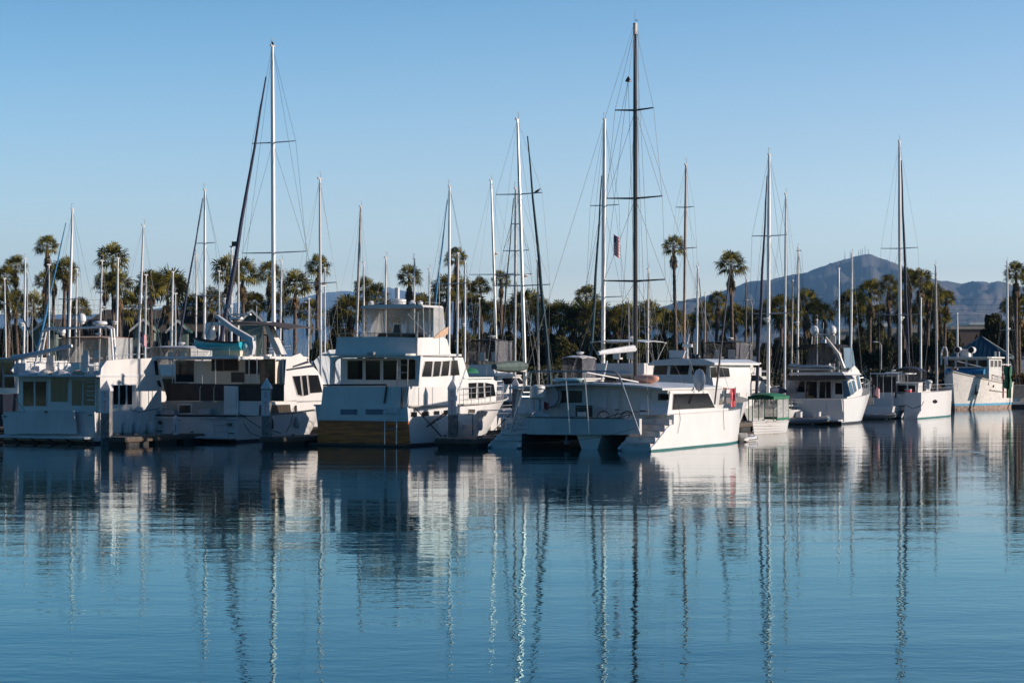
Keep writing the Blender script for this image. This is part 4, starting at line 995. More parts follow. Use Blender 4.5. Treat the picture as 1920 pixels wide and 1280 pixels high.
B.sd('side_wing','gel',xw+.22,[(537,672),(563,662),(597,697),(547,702),(557,750),(532,752),(534,690)],.1)
B.sd('stripe','darkhull',xw+.24,[[(549,686),(577,676),(580,680),(549,689)],[(537,692),(589,683),(592,687),(537,695)]],.03)
B.st('blue_screen','blueg',y1+.1,[(524,675),(536,674),(533,719),(524,719)],.03)
B.sd('pilothouse_side','gel',xw+.2,[(547,702),(597,697),(616,735),(612,752),(556,755)],.1)
B.win('sd',xw+.22,[[(548,705),(562,704),(566,742),(558,740)],[(565,704),(574,703),(578,740),(569,742)],[(577,703),(596,703),(604,735),(581,737)]],'gel','glass',.03)
mb = MB(); q = [B.X(px,py,xw+.1) for px,py in [(556,755),(547,702),(597,697),(616,735),(640,755)]]
mb.prism(q,0,-xw-.1,xw+.1); B.part('pilothouse', mb, 'gel')
B.sd('lower_cabin_side','gel',xw+.2,[(484,753),(530,752),(612,750),(611,768),(484,780)],.12)
B.win('sd',xw+.21,[[(488,760),(543,759),(545,773),(486,776)]],'blackp','curt',.03); B.win('sd',xw+.21,[[(553,760),(556,760),(556,772),(553,772)]],'blackp','blackp',.01,name='vent')
mb = rail([B.Q(px,py,b/2-.12) for px,py in [(548,763),(570,761),(592,758),(612,757),(632,755)]],.62,.018,1,2); mb.tube(B.Q(547,716,b/2-.1),B.Q(577,739,b/2-.1),.02); B.part('railing', mb, 'steel')
ya = 3.0   # arch
z0_ = zh
def arch(y, w0=.0):
    mb.prism([B.Y(px,py,y) for px,py in [(385,606),(388,604),(440,603),(500,603),(528,664),(517,665),(494,609),(392,610),(396,632),(387,640),(384,625)]],1,y,y+.55)
mb = MB(); arch(ya); B.part('radar_arch', mb, 'gel')
bz = B.Y(530,606,4.2)
rows = []
for j in range(6):
    t = j/5; rows.append([B.P(px, 602+7*t*t*1.0+ (1.5*math.sin(i)), ya+.6+t*2.4) if False else (lambda p: (p[0],ya-.9+t*3.6,p[1]+.08*math.sin(math.pi*i/8)-.12*abs(2*t-1)**3))(B.Y(442+(568-442)*i/8, 603+11*(i/8)**2, ya+.6)) for i in range(9)])
mb = MB(); mb.sheet(rows,.04); B.part('bimini', mb, 'brownc')
mb = MB(); p = B.P(567,615,ya+1); mb.tube(p,B.P(551,663,ya+1),.02); mb.tube(B.P(517,630,ya+.6),B.P(555,660,ya+.6),.02); mb.tube(B.P(540,612,ya+.3),B.P(549,648,ya+.3),.016); B.part('bimini_frame', mb, 'steel')
mb = MB(); y = 1.3
mb.prism([B.Y(px,py,y) for px,py in [(401,590),(406,590),(436,612),(473,633),(475,650),(472,665),(464,665),(465,649),(462,640),(434,621),(402,594)]],1,y,y+.28); cr = B.part('davit', mb, 'lgrey')
mb = MB(); mb.tube(B.P(403,593,y+.1),B.P(385,633,y+.1),.012,n=4); mb.tube(B.P(403,593,y+.1),B.P(388,633,y+.5),.012,n=4); B.part('davit_line', mb, 'rope', cr)
mb = MB(); mb.box(*[B.Y(421,600,ya)[0],B.Y(465,600,ya)[0]],ya+.2,ya+.38,*[B.Y(440,591,ya)[1],B.Y(440,588,ya)[1]]); rs = B.part('radar_scanner', mb, 'clean'); radome(rs,B.P(443,602,ya+.3),.42)
mb = MB(); mb.box(*[B.Y(421,600,ya)[0],B.Y(432,600,ya)[0]],ya,ya+.3,*[B.Y(440,576,ya)[1],B.Y(440,571,ya)[1]]); mb.tube(B.P(425,575,ya+.15),B.P(437,602,ya+.15),.03); B.part('searchlight', mb, 'grey'); mb = MB(); mb.tube(B.P(481,605,ya+.15),B.P(481,573,ya+.15),.03); B.part('aerial', mb, 'grey')
mb = rail([B.P(px,py,.4) for px,py in [(322,668),(345,667),(370,667),(395,666),(430,666),(465,666)]],.45,.016,1,1); B.part('railing', mb, 'steel')
mb = rail([B.Q(px,py,b/2-.15) for px,py in [(490,666),(505,665),(520,664),(545,660)]],.4,.016,1,1); B.part('railing', mb, 'steel')
mb = MB(); mb.box(B.Y(398,664,2)[0],B.Y(450,664,2)[0],2,3,zh,zh+.5); B.part('locker', mb, 'cream')
mb = MB(); mb.path([B.Q(457,793,b/2+.05),B.Q(470,812,b/2+.5),B.Q(488,818,b/2+.6)],.02,5); B.part('dock_line', mb, 'rope')
TRAWL = B; TR_Z = zh+.02
# the turquoise dinghy rests on the boat deck
D_ = Fr('dinghy','turquoise hard dinghy with black rim stowed on the trawler canopy roof','dinghy',o=Vector(TRAWL.o)+TRAWL.D*1.2+Vector((0,0,0)),th=TH)
D_.e.location = (0,0,0); D_.e.rotation_euler = (0,0,0)
mb = MB(); n_ = 12; vs = []
prs = [(364,636,643),(366,634,648),(372,636,653),(382,638,655),(396,640,656),(412,641,656.5),(430,642,656.5),(448,642,656),(458,641,656)]
rows = []
for px, yt, yb_ in prs:
    t = (px-364)/94; w_ = .62*min(1,(t*2.3)**.6+.04) if t < .6 else .62-.1*(t-.6)
    a = Vector(TRAWL.P(px,yt,1.3)); c = Vector(TRAWL.P(px,yb_,1.3))
    row = [(a.x,a.y-w_,a.z),(a.x,a.y-w_*.92,(a.z+c.z)/2),(c.x,a.y-w_*.5,c.z),(c.x,a.y,c.z-.03),(c.x,a.y+w_*.5,c.z),(a.x,a.y+w_*.92,(a.z+c.z)/2),(a.x,a.y+w_,a.z)]
    rows.append(row)
def W2(Bf,p): return tuple(Bf.o+Bf.R*p[0]+Bf.D*p[1]+Vector((0,0,p[2])))
rw = [[W2(TRAWL,p) for p in r] for r in rows]
vs = [p for r in rw for p in r]; fs = []
for j in range(len(rw)-1):
    for i in range(6): fs.append((j*7+i,j*7+i+1,(j+1)*7+i+1,(j+1)*7+i))
fs.append(tuple(range((len(rw)-1)*7,len(rw)*7))); fs.append(tuple(range(7))[::-1])
mb.add(vs,fs); D_.part('hull', mb, 'turq', ang=50)
mb = MB(); mb.path([r[0] for r in rw],.055,6); mb.path([r[6] for r in rw],.055,6); D_.part('gunwale', mb, 'blackp')
mb = MB(); a = rw[4]; mb.tube(a[0],a[6],.09,n=4); a = rw[6]; mb.tube(a[0],a[6],.09,n=4); D_.part('thwart', mb, 'wood')
D_.st_ = None
mb = MB(); p = W2(TRAWL,TRAWL.P(461,650,1.3)); mb.ell(p,.22,.22,.3); D_.part('transom_pad', mb, 'mint')
D_.e.location = D_.o
for ch in D_.e.children: ch.matrix_parent_inverse = Matrix.Translation(-D_.o)

# ================================================================ 3: flybridge yacht
B = Fr('flybridge_yacht','large white flybridge yacht with ochre planked transom and clear-curtained bridge','motor yacht',pl=595,pr=767,yw=837)
b = B.b; xs = b/2; zs = B.Q(766,762,xs)[2]
hm = hull_mb(17.0,b*1.0,zs,zs+.35,trake=.10,brake=.30,wl=.93,stern=1.0,p=2.3,t0=.42,flare=.35,zmid=zs+.03)
B.part('hull', hm, ['clean','antib','deck'])
B.st('transom_planking','plank',-.28,[(597,788),(765,790),(768,833),(595,831)],.1)
B.st('transom_band','gel',-.33,[(601,760),(764,763),(766,790),(596,787)],.12)
for q in ([(639,767),(670,767),(670,777),(639,777)],[(686,767),(719,767),(718,777),(686,777)]): B.win('st',-.33,[q],'gel','blueg',.04)
B.st('bulwark','gel',-.05,[(606,724),(767,725),(763,763),(602,760)],.12)
B.sd('bulwark_side','gel',xs-.02,[(767,724),(842,725),(842,763),(766,763)],.1)
B.sd('gate_seam','grey',xs,[[(785,726),(786,726),(786,762),(785,762)],[(798,726),(798.6,726),(798.6,762),(798,762)],[(811,726),(811.6,726),(811.6,762),(811,762)]],.03)
mb = MB(); mb.tube(B.P(606,722,-.05),B.P(725,721,-.05),.05); mb.tube(B.P(725,722,-.1),B.P(720,756,-.12),.05); B.part('fender_rail', mb, 'blk')
mb = MB(); mb.box(-b/2-.1,b/2,-.9,-.1,.02,.12,.1); B.part('swim_platform', mb, 'bark')
mb = MB()
for px in (721.5,743.5): mb.path([B.P(px,833,-.55),B.P(px,770,-.5),B.P(px+1,766,-.4)],.03)
mb.tube(B.P(721,775,-.5),B.P(743,775,-.5),.025); mb.tube(B.P(721,804,-.5),B.P(743,804,-.5),.025); B.part('boarding_ladder', mb, 'steel')
mb = MB(); mb.tube(B.P(753,725,-.2),B.P(752,766,-.4),.035); mb.tube(B.P(758,726,-.2),B.P(753,766,-.35),.045); B.part('stern_staff', mb, 'blk')
# saloon
y1 = 1.9; xc = xs-.35; zsal = B.Y(700,668,.6)[1]
q = [B.X(px,py,xc) for px,py in [(790,671),(868,671),(878,710),(866,727)]]
mb = MB(); mb.prism([(y1,zs-.3),(y1,zsal-.1),(q[1][0],zsal-.1),(q[2][0],q[2][1]),(q[2][0]+.1,zs-.2)],0,-xc,xc); B.part('saloon', mb, 'gel')
U = [(618,722),(619,669),(640,667),(700,665),(789,667),(785,724),(779,724),(782,677),(775,672),(700,670),(640,671),(630,673),(625,678),(623,722)]
B.st('aft_frame','gel',.25,U,.25)
B.win('st',y1,[[(652,676),(680,711)],[(686,676),(713,712)],[(719,676),(746,712)],[(752,674),(779,711)]],'gel','glass',.06,name='saloon_door')
mb = MB()
for px in (744,764): mb.tube(B.P(px,722,1.3),B.P(px+1,670,1.0),.03)
for py in (684,698,712): mb.tube(B.P(744,py,1.2),B.P(764,py,1.2),.025)
B.part('bridge_ladder', mb, 'steel')
B.sd('cabin_side','clean',xc+.05,[(789,667),(868,670),(879,707),(870,726),(783,726)],.08)
B.win('sd',xc+.06,[[(797,677),(811,677),(808,706),(790,706)],[(814,677),(827,677),(823,705),(811,706)],[(830,677),(843,676),(840,704),(826,705)],[(846,676),(857,675),(861,703),(844,704)]],'clean','glass',.03)
zb_ = B.Y(700,666,0)[1]
mb = MB(); ov = [B.X(px,py,xs) for px,py in [(786,668),(870,668)]]
mb.box(-xs+.12,xs-.08,.1,B.X(871,668,xs)[0],zb_-.02,zb_+.1,.2); B.part('bridge_deck', mb, 'gel')
# flybridge coaming
yf = .9; xf = xs-.32
cx0, cz0 = B.Y(631,632,yf); cx1, cz1 = B.Y(782,632,yf)
B.st('bridge_coaming','gel',yf,[(632,632),(700,631),(782,633),(782,666),(628,665)],.1)
xf = B.Y(782,650,yf)[0]
B.sd('bridge_coaming_side','clean',xf,[(782,633),(832,632),(838,636),(846,665),(782,666)],.1)
yfe = B.X(846,665,xf)[0]; zc_ = B.X(838,636,xf)[1]
mb = MB(); xl_ = B.Y(630,650,yf)[0]; mb.box(xl_,xl_+.1,yf+.1,yfe-.4,zb_,zc_); mb.prism([(yfe-.5,zc_),(yfe,zb_),(yfe-.15,zb_),(yfe-.65,zc_)],0,xl_,xf-.1); B.part('bridge_coaming_side', mb, 'gel')
yt0 = 1.6; 
zt_ = B.Y(700,573,yt0)[1]; tx0 = B.Y(675,575,yt0)[0]; tx1 = xf+.0; yt1 = B.X(832,575,tx1)[0]
mb = MB(); mb.prism([(tx0,zt_-.12),(tx0+.1,zt_),(0,zt_+.07),(tx1-.1,zt_),(tx1,zt_-.12)],1,yt0,yt1); B.part('hard_top', mb, 'gel')
mb = MB(); 
for k in range(7): x = tx0+.4+k*(tx1-tx0-.8)/6; mb.path([(x,yt0+.3,zt_+.05),(x,yt0+.3,zt_+.18)],.012)
mb.path([(tx0+.2,yt0+.3,zt_+.18),(tx1-.2,yt0+.3,zt_+.18)],.014); mb.path([(tx1-.05,yt0+.3,zt_-.0),(tx1-.05,yt0+.3,zt_+.16),(tx1-.05,yt1-.3,zt_+.16)],.014); B.part('top_rail', mb, 'steel')
rd = MB(); rd.lathe(B.P(747,570,3.2),[(.42,0),(.44,.1),(.44,.25),(.3,.3),(.01,.3)]); ro = B.part('radar_dome', rd, 'clean')
mb = MB(); p = B.P(745,560,3.2); mb.lathe(p,[(.14,0),(.14,.55),(.16,.56),(.16,.62),(.01,.62)],8); B.part('sensor_mast', mb, 'lgrey')
for px,a in ((696,.15),(773,.18),(788,.15)):
    mb = MB(); p = B.P(px,570,2.4); mb.ell((p[0],p[1],p[2]+.06),a,a*1.4,a*.9,8,5); mb.tube((p[0],p[1],p[2]-.12),(p[0],p[1],p[2]),.03); B.part('deck_light', mb, 'lgrey')
mb = MB()
for x in (tx0+.08,tx1-.08):
    for y in (yt0+.1,yt1-.15): mb.tube((x,y,zt_-.12),(x+(.0 if x < 0 else .05),y+(.0 if y < 3 else .25),cz0-.05),.03)
B.part('top_support', mb, 'grey'); mb = MB(); mb.tube(B.P(755,578,yt0+.2),B.P(800,626,yt0+.2),.025)
B.part('top_support', mb, 'grey')
yv = yt1-.1; mb = MB()
mb.box(tx0+.02,tx1-.02,yv,yv+.015,cz0+.15,zt_-.12); v1 = B.part('front_clear_curtain', mb, 'vinyl')
mb = MB(); mb.prism([(yt0+1.2,cz0),(yt0+1.2,zt_-.12),(yt1,zt_-.12),(yfe-.6,cz0)],0,tx1-.02,tx1-.035); B.part('side_clear_curtain', mb, 'vinyl')
mb = MB(); mb.prism([(yt0+.3,cz0),(yt0+.3,zt_-.12),(yt1,zt_-.12),(yfe-.6,cz0)],0,tx0+.035,tx0+.02); B.part('side_clear_curtain', mb, 'vinyl')
B.sd('canvas_corner','tan',tx1+.03,[(812,635),(825,622),(841,612),(840,626),(830,632)],.03)
mb = MB(); mb.box(B.Y(690,650,3.4)[0],B.Y(790,650,3.4)[0],3.6,4.4,zb_+.1,cz0+.25,.2); B.part('helm_console', mb, 'blackp')
mb = MB(); x = B.Y(748,620,2.8)[0]; mb.box(x-.3,x+.3,2.6,3.2,zb_+.6,zb_+.8,.08); mb.prism([(x-.3,zb_+.7),(x+.3,zb_+.7),(x+.24,zb_+1.25),(x+.16,zb_+1.75),(x-.16,zb_+1.75),(x-.24,zb_+1.25)],1,2.55,2.7); mb.tube((x,2.9,zb_+.1),(x,2.9,zb_+.6),.08); B.part('helm_seat', mb, 'blackp')
mb = rail([B.P(px,py,yf+.05) for px,py in [(636,632),(665,632),(695,632),(725,632),(780,633)]],.22,.018,1,0); B.part('railing', mb, 'steel')
mb = rail([B.P(px,py,yf+.3) for px,py in [(782,632),(796,632),(810,632)]],.32,.018,1,1); B.part('railing', mb, 'steel')
mb = MB(); mb.tube(B.P(824,664,.9),B.P(823,395,1.2),.022,.006,5); B.part('whip_antenna', mb, 'clean')
mb = MB(); mb.tube(B.P(783,632,1.1),B.P(784,584,1.1),.014,.01,5); B.part('whip_antenna', mb, 'clean')
mb = MB(); x,z = B.Y(698,664,.2); mb.box(x-.25,x+.25,-.02,.22,z-.05,z+.12,.05); B.part('flood_lamp', mb, 'grey')
# forward cabin
xq = xs-.4
q = [B.X(px,py,xq) for px,py in [(866,708),(923,709),(932,716),(930,752),(862,760)]]
mb = MB(); mb.prism(q,0,-xq*.86,xq); B.part('forward_cabin', mb, 'clean')
B.win('sd',xq+.01,[[(867,721),(876,718),(893,717),(892,747),(863,748)],[(896,717),(906,717),(907,745),(895,746)],[(909,717),(925,720),(929,742),(910,744)]],'clean','glass',.03)
mb = MB(); mb.box(-xq*.9,xq+.15,q[0][0]-.2,q[1][0]+.1,q[1][1]-.02,q[1][1]+.08,.2); B.part('forward_roof', mb, 'clean')
sp = sheer_pts(hm,-.12,0,1); sp = [p for p in sp if p[1] > B.X(858,755,xs)[0]]; spl = [(-x,y,z) for x,y,z in sp]
mb = rail(sp,.95,.02,1,2); B.part('bow_rail', mb, 'wood' if False else 'steel'); mb = rail(spl,.95,.02,1,2); B.part('bow_rail', mb, 'steel')
mb = MB(); mb.path([(x+.17,y,z+.02) for x,y,z in sheer_pts(hm,0,0,1)],.05,6); mb.path([(x-.17+.1,y,z+.02) for x,y,z in sheer_pts(hm,0,0,-1)],.05,6); B.part('rub_rail', mb, 'deck')
for q in ([(772,773),(781,773),(781,780),(772,780)],[(792,773),(803,772),(803,778),(792,779)],[(815,771),(823,771),(823,776),(815,777)],[(833,770),(842,769),(842,775),(833,776)]): B.win('sd',xs+.0,[q],'blackp','glass',.03,name='porthole')
B.sd('shade_canvas','brownc',xs-.5,[(858,671),(868,675),(880,686),(877,693),(868,695)],1.6)
mb = MB()
for a,c in (((776,762),(828,818)),((800,800),(838,770)),((800,800),(844,772))): mb.path([B.Q(*a,xs+.05),B.Q(*c,xs+.9)],.035,6)
B.part('mooring_line', mb, 'rope')
mb = MB()
for px in (812,828): mb.tube(B.Q(px,772,xs+.15),B.Q(px+13,812,xs+.9),.022)
for k in range(6): mb.tube(B.Q(814+k*2.1,778+k*6,xs+.25+k*.1),B.Q(830+k*2.1,777+k*6,xs+.25+k*.1),.018)
B.part('side_ladder', mb, 'alu')
mb = MB(); p = B.Q(914,768,xs+.1); mb.box(p[0]-.05,p[0]+.7,p[1]-.9,p[1]+.9,p[2]-.04,p[2]); B.part('awning_flap', mb, 'grey')
B.win('sd',xs+.0,[[(879,767),(890,767),(890,774),(879,774)]],'lgrey','curt',.03,name='porthole')
FLY = B
mb = MB(); p = B.Q(878,696,xq-.6); mb.ell((p[0],p[1],p[2]-.05),.6,.7,.28,10,5,-.2); B.part('deck_tarp', mb, 'canvasg')

# docks and pilings of the near row
dockfinger(216,835.5,12.5,1.5,'grey dock finger end between houseboat and trawler')
dockfinger(510,835.5,12.5,1.7,'low dock finger between the trawler and flybridge yacht')
dockfinger(852,839,15,2.5,'wide dock finger between flybridge yacht and catamaran')
piling(190,210,712,834,'piling with NO WAKE sleeve beside the houseboat',(731,774))
piling(491,509,708,834,'piling with NO WAKE sleeve in front of the trawler',(731,779))
piling(840,857,709,835,'piling with NO WAKE sleeve beside flybridge yacht',(728,777),lit=True)
piling(960,973,706,812,'bare concrete piling with white cap left of catamaran',th=TH)
piling(1412,1428,701,790,'shaded piling between white motor yacht and green canopy boat',th=TH)
e = empty('water_pump', W2(FLY,(0,0,0)),0)  ; bpy.data.objects.remove(e)
d = dist(822); e = empty('dock_winch',((912-960)/F*d,d+1.2,.48),-R_(TH),'small black winch frame with wheel on the dock by catamaran','dock equipment')
mb = MB(); mb.box(-.5,.5,-.4,.4,0,.9); mb.build('box','gel2',e); mb = MB()
for x in (-.35,.35): mb.tube((x,-.3,.9),(x,-.3,1.9),.03)
mb.tube((-.35,-.3,1.5),(.35,-.3,1.5),.03); mb.build('frame','blk',e)
mb = MB(); mb.path([(.25*math.cos(a/6*math.pi),-.32,1.35+.25*math.sin(a/6*math.pi)) for a in range(13)],.03,5); mb.build('wheel','blk',e)
e = empty('dock_steps',((876-960)/F*dist(832),dist(832)+.9,.48),-R_(TH),'pair of white dock steps with black handrail beside NO WAKE piling','dock steps')
mb = MB(); mb.box(-.5,.5,-.3,.3,0,.3); mb.box(-.5,.5,0,.3,.3,.6); mb.build('step','gel2',e); mb = MB(); mb.path([(-.5,-.3,0),(-.5,-.3,1.2),(.5,-.3,1.2),(.5,-.3,0)],.03); mb.build('handrail','blk',e)
# ================================================================ 4: catamaran
B = Fr('catamaran','broad white catamaran with black carbon mast and stern stairs in both hulls','catamaran',pl=914,pr=1221,yw=846)
CAT = B; b = B.b; hw = 1.9; xo = b/2; L = 14.2
ysd, zsd = B.X(1264,777,xo); ybw, _ = B.X(1385,829,xo-.88); L = ybw+.2
zbow = B.X(1391,775,xo-.9)[1]
for s_ in (1,-1):
    x0 = s_*(b/2-hw/2)
    hm = hull_mb(L-ysd+.3, hw, zsd, max(zsd+.1,zbow), trake=0, brake=.05, wl=.96, stern=1.0, p=2.6, t0=.5, flare=.2, stripe=.09, x0=x0, nst=26)
    hm.v = [(x,y+ysd-.02,z) for x,y,z in hm.v]
    for r_ in hm.rows:
        for i_ in range(len(r_)): r_[i_] = (r_[i_][0], r_[i_][1]+ysd, r_[i_][2])
    ho = B.part('hull', hm, ['clean','antif','deck'])
    prof = [(1221,847),(1222,839),(1230,831),(1238,820),(1245,812),(1250,804),(1256,798),(1264,795),(1266,777),(1280,777),(1280,844)]
    q = [B.X(px,py,xo) for px,py in prof]; q[0] = (q[0][0],.085); q[-1] = (q[-1][0],.085)
    bt_ = [(q[0][0]+.02,-.3),(q[-1][0],-.4),(q[-1][0],.085),(q[0][0]+.02,.085)]
    xi2 = x0-s_*hw/2*.985
    xi = x0+s_*hw/2*.985
    for xx,sg in ((xi,-s_*.1),(xi2,s_*.12)):
        mb = MB(); mb.prism(q,0,xx,xx+sg); so_ = B.part('scoop_side', mb, 'clean', ho); mb = MB(); mb.prism(bt_,0,xx,xx+sg); B.part('boot_stripe', mb, 'antif', ho)
    mb = MB(); ys = q[1][0]; n_ = 5; zt = zsd-.12; y_end = q[8][0]+.1; xa, xb = sorted((xi-s_*.1, xi2+s_*.12))
    for k in range(n_):
        y0_ = ys+.1+(y_end-ys-.1)*k/n_; z1_ = .22+(zt-.22)*(k+.6)/n_
        mb.box(xa,xb,y0_,y_end+.3,-.3 if k == 0 else .22+(zt-.22)*(k-.4)/n_,z1_-.03); mb.box(xa,xb,y0_-.05,y0_+.06,z1_-.03,z1_)
    B.part('stern_steps', mb, 'gel2', ho)
    mb = MB()
    for k in range(n_): y0_ = ys+.1+(y_end-ys-.1)*k/n_; z1_ = .22+(zt-.22)*(k+.6)/n_; mb.box(x0-.1,x0+.1,y0_-.07,y0_-.05,z1_-.14,z1_-.09)
    B.part('step_light', mb, 'grey', ho)
yp = .9
B.st('aft_beam','gel2',yp,[(985,784),(1092,783),(1199,785),(1199,814),(1083,815),(983,814)],.3)
zt = B.Y(1090,784,yp)[1]; zu = B.Y(1090,814,yp)[1]
mb = MB(); mb.box(-b/2+hw-.1,b/2-hw+.1,yp+.3,L-4.2,zu-.02,zu+.35); B.part('bridge_deck', mb, 'gel2'); mb = MB(); mb.prism([(4.5,zu),(6,.28),(L-3.4,.28),(L-3.2,zu)],0,-b/2+hw-.1,b/2-hw+.1); B.part('tunnel_light_block', mb, 'antib'); mb = MB(); mb.box(-b/2+hw-.02,-b/2+hw+.03,.35,L-3,-.1,zu); B.part('tunnel_shade_sheet', mb, 'antib')  # added box under the deck blocks light; dark box and sheet paint tunnel shade
mb = MB(); mb.box(-b/2+hw,b/2-hw,yp-.03,yp+.1,zt,zt+.05); B.part('beam_cap', mb, 'blackp')
mb = MB(); q = [B.Y(px,py,yp+.3) for px,py in [(1080,814),(1128,814),(1119,842),(1090,842)]]
mb.prism([(q[3][0],-.3),(q[2][0],-.3),q[2],q[1],q[0],q[3]],1,yp+.35,yp+7); B.part('nacelle', mb, 'gel')
mb = MB(); mb.tube(B.P(1062,815,yp+.5),B.P(1062,833,yp+.5),.06); mb.box(B.Y(1059,830,yp+.5)[0],B.Y(1065,830,yp+.5)[0],yp+.4,yp+.8,*sorted([B.Y(1062,826,yp)[1],B.Y(1062,833,yp)[1]])); B.part('rudder_leg', mb, 'rubber')
y2 = 3.0; zf = zt-.25
top = [(1008,727),(1035,723),(1075,720),(1120,719),(1170,721),(1212,724),(1243,729)]
xw = b/2-hw*.5
q = [B.Y(px,py,y2) for px,py in top]; zroof = max(z for _,z in q); zroof_cat = zroof
q[0] = (-b/2+.25,q[0][1]); q[-1] = (b/2-.3,q[-1][1])
mb = MB(); mb.prism([(q[0][0]+.5,zf),(q[-1][0]-.25,zf)]+[(x,z-.08) for x,z in q[::-1]],1,y2,L-4.6); B.part('cabin', mb, 'gel2')
mb = MB(); mb.prism([(x*1.01,z-.06) for x,z in q]+[(x*1.01,z+.05) for x,z in q[::-1]],1,y2-.9,L-4.4); B.part('roof', mb, 'gel')
B.win('st',y2,[[(1043,732),(1064,755)],[(1067,732),(1092,755)]],'gel','curt',.05)
mb = MB()
for (px0,px1) in ((1121,1141),(1143,1164)):
    B.win('st',y2,[[(px0,726),(px1,768)]],'lgrey','gel2',.03,name='door')
    B.win('st',y2-.04,[[(px0+3,730),(px1-3,741)],[(px0+3,744),(px1-3,765)]],'gel2','lgrey',.0,name='door_panel')
B.win('st',y2,[[(1199,728),(1220,775)]],'gel','gel2',.02,name='door')
yk = y2-.3; B.st('side_door','gel2',y2-.1,[(1222,730),(1252,733),(1250,776),(1221,776)],.08); B.win('st',y2-.12,[[(1235,739),(1253,749)]],'blackp','glass',.03,name='porthole')
xs2 = b/2-.22
q = [B.X(px,py,xs2) for px,py in [(1251,778),(1257,733),(1327,733),(1345,766),(1365,766),(1366,777)]]
mb = MB(); mb.prism(q,0,xs2,xs2-1.6); B.part('hull_cabin', mb, 'clean'); mb = MB(); mb.prism(q,0,-xs2,-xs2+1.6); B.part('hull_cabin', mb, 'clean')
B.win('sd',xs2,[[(1262,738),(1327,737),(1340,764),(1260,768)]],'clean','glass',.03)
B.sd('step_ledge','clean',xs2+.06,[(1251,776),(1275,771),(1345,765),(1366,765),(1366,768),(1275,775)],.3)
# stainless stern frame
yfm = .7; mb = MB()
mb.path([B.P(px,py,yfm) for px,py in [(957,812),(985,712),(991,697),(1000,695.5),(1075,696),(1146,695.5),(1155,698),(1162,706),(1201,816)]],.04,7)
mb.path([B.P(px,py,yfm+.5) for px,py in [(988,811),(996,700),(1003,696.5),(1140,696.5),(1158,700),(1196,800)]],.03,6)
for py in (723,735,743,761): k = (py-697)/115; mb.tube(B.P(991-k*34+1,py,yfm),B.P(996-k*8,py,yfm+.5),.02)
mb.tube(B.P(966,788,yfm),B.P(990,772,yfm+.5),.025)
mb.tube(B.P(1060,697,yfm),B.P(1069,812,yfm),.033); mb.tube(B.P(1096,697,yfm),B.P(1105,812,yfm),.033)
B.part('stern_frame', mb, 'steel')
# mast and rig
ym = 8.9; d_m = None
base = Vector((0,ym,zroof)); topz = B.X(1191,48,0)[1]; ytop = B.X(1191,48,0)[0]
base.y = B.X(1191.5,700,0)[0]; tp = Vector((0,ytop,topz))
mb = MB(); mb.tube(base,base.lerp(tp,.7),.135,.125,10); mb.tube(base.lerp(tp,.7),tp,.125,.085,10); ms = B.part('mast', mb, 'mastb')
mb = MB(); mb.box(-.09,.09,tp.y-.14,tp.y+.14,tp.z-.5,tp.z+.12,.04); mb.tube((0,tp.y,tp.z+.2),(.0,tp.y,tp.z+.9),.02); mb.tube((0,tp.y,tp.z+.3),(.3,tp.y-.3,tp.z+.2),.02); B.part('masthead', mb, 'deck', ms)
at = lambda z: base.lerp(tp,(z-base.z)/(tp.z-base.z))
tips = []
for py,l,r_ in ((207,1157,1229),(372,1143,1247),(527,1137,1252)):
    xl, z = B.Y(l,py,base.y); xr_, z2 = B.Y(r_,py,base.y); hwid = (xr_-xl)/2; zz = (z+z2)/2
    mb = MB(); a = at(zz); mb.tube(a,(a.x+hwid,a.y-.15,zz+.06),.06,.035); mb.tube(a,(a.x-hwid,a.y-.15,zz+.06),.06,.035); B.part('spreader', mb, 'blackp', ms); tips.append((hwid,zz,a))
mb = MB(); tips = tips[::-1]
for s_ in (-1,1):
    pts = [(s_*(b/2-.3),base.y-.6,zsd+.1)]+[(s_*t[0],t[2].y-.15,t[1]+.06) for t in tips]+[tuple(tp)]
    for a,c in zip(pts,pts[1:]): mb.tube(a,c,.012,.012,3)
    for t,u in zip(tips,tips[1:]): mb.tube((s_*t[0],t[2].y-.15,t[1]),(0,u[2].y,u[1]),.012,.012,3)
    mb.tube((s_*(b/2-.4),base.y-1.5,zsd),(0,tips[0][2].y,tips[0][1]),.012,.012,3)
    mb.tube((s_*(b/2-.8),1.5,zsd),(0,tp.y-.2,tp.z),.012,.012,3)
    mb.tube((s_*(b/2-1),L-.6,zsd+.2),(0,tp.y+.1,tp.z-4),.012,.012,3)
mb.tube((0,L-3.5,zsd),(0,tp.y+.1,tp.z-.3),.012,.012,3); mb.tube((.25,base.y,zroof),(.2,tp.y,tp.z-.3),.012,.012,3); mb.tube((-.3,base.y+.2,zroof),(-.1,tp.y,tp.z-.3),.01,.01,3)
B.part('rigging', mb, 'wire')
a = Vector(B.Q(1178,150,0)); mb = MB(); mb.lathe(a,[(.02,.2),(.1,.08),(.17,-.04),(.18,-.1),(.02,-.12)][::-1],8); B.part('radar_reflector', mb, 'blackp')
mb = MB()
for px,py in ((1060,720),(1115,690),(1190,560)): mb.tube(a,B.Q(px,py,0),.01,.01,3)
mb.tube(a,tp,.012,.012,3); B.part('topping_lift', mb, 'wire')
pb = Vector(B.Q(1121,662,0)); bb = Vector((0,base.y-.1,B.Q(1190,655,0)[2])); mb = MB(); mb.tube(bb,pb,.13,.11,8); mb.tube(bb+Vector((0,-.2,.1)),pb+Vector((0,.3,.08)),.16,.08,8); B.part('boom', mb, 'lgrey')
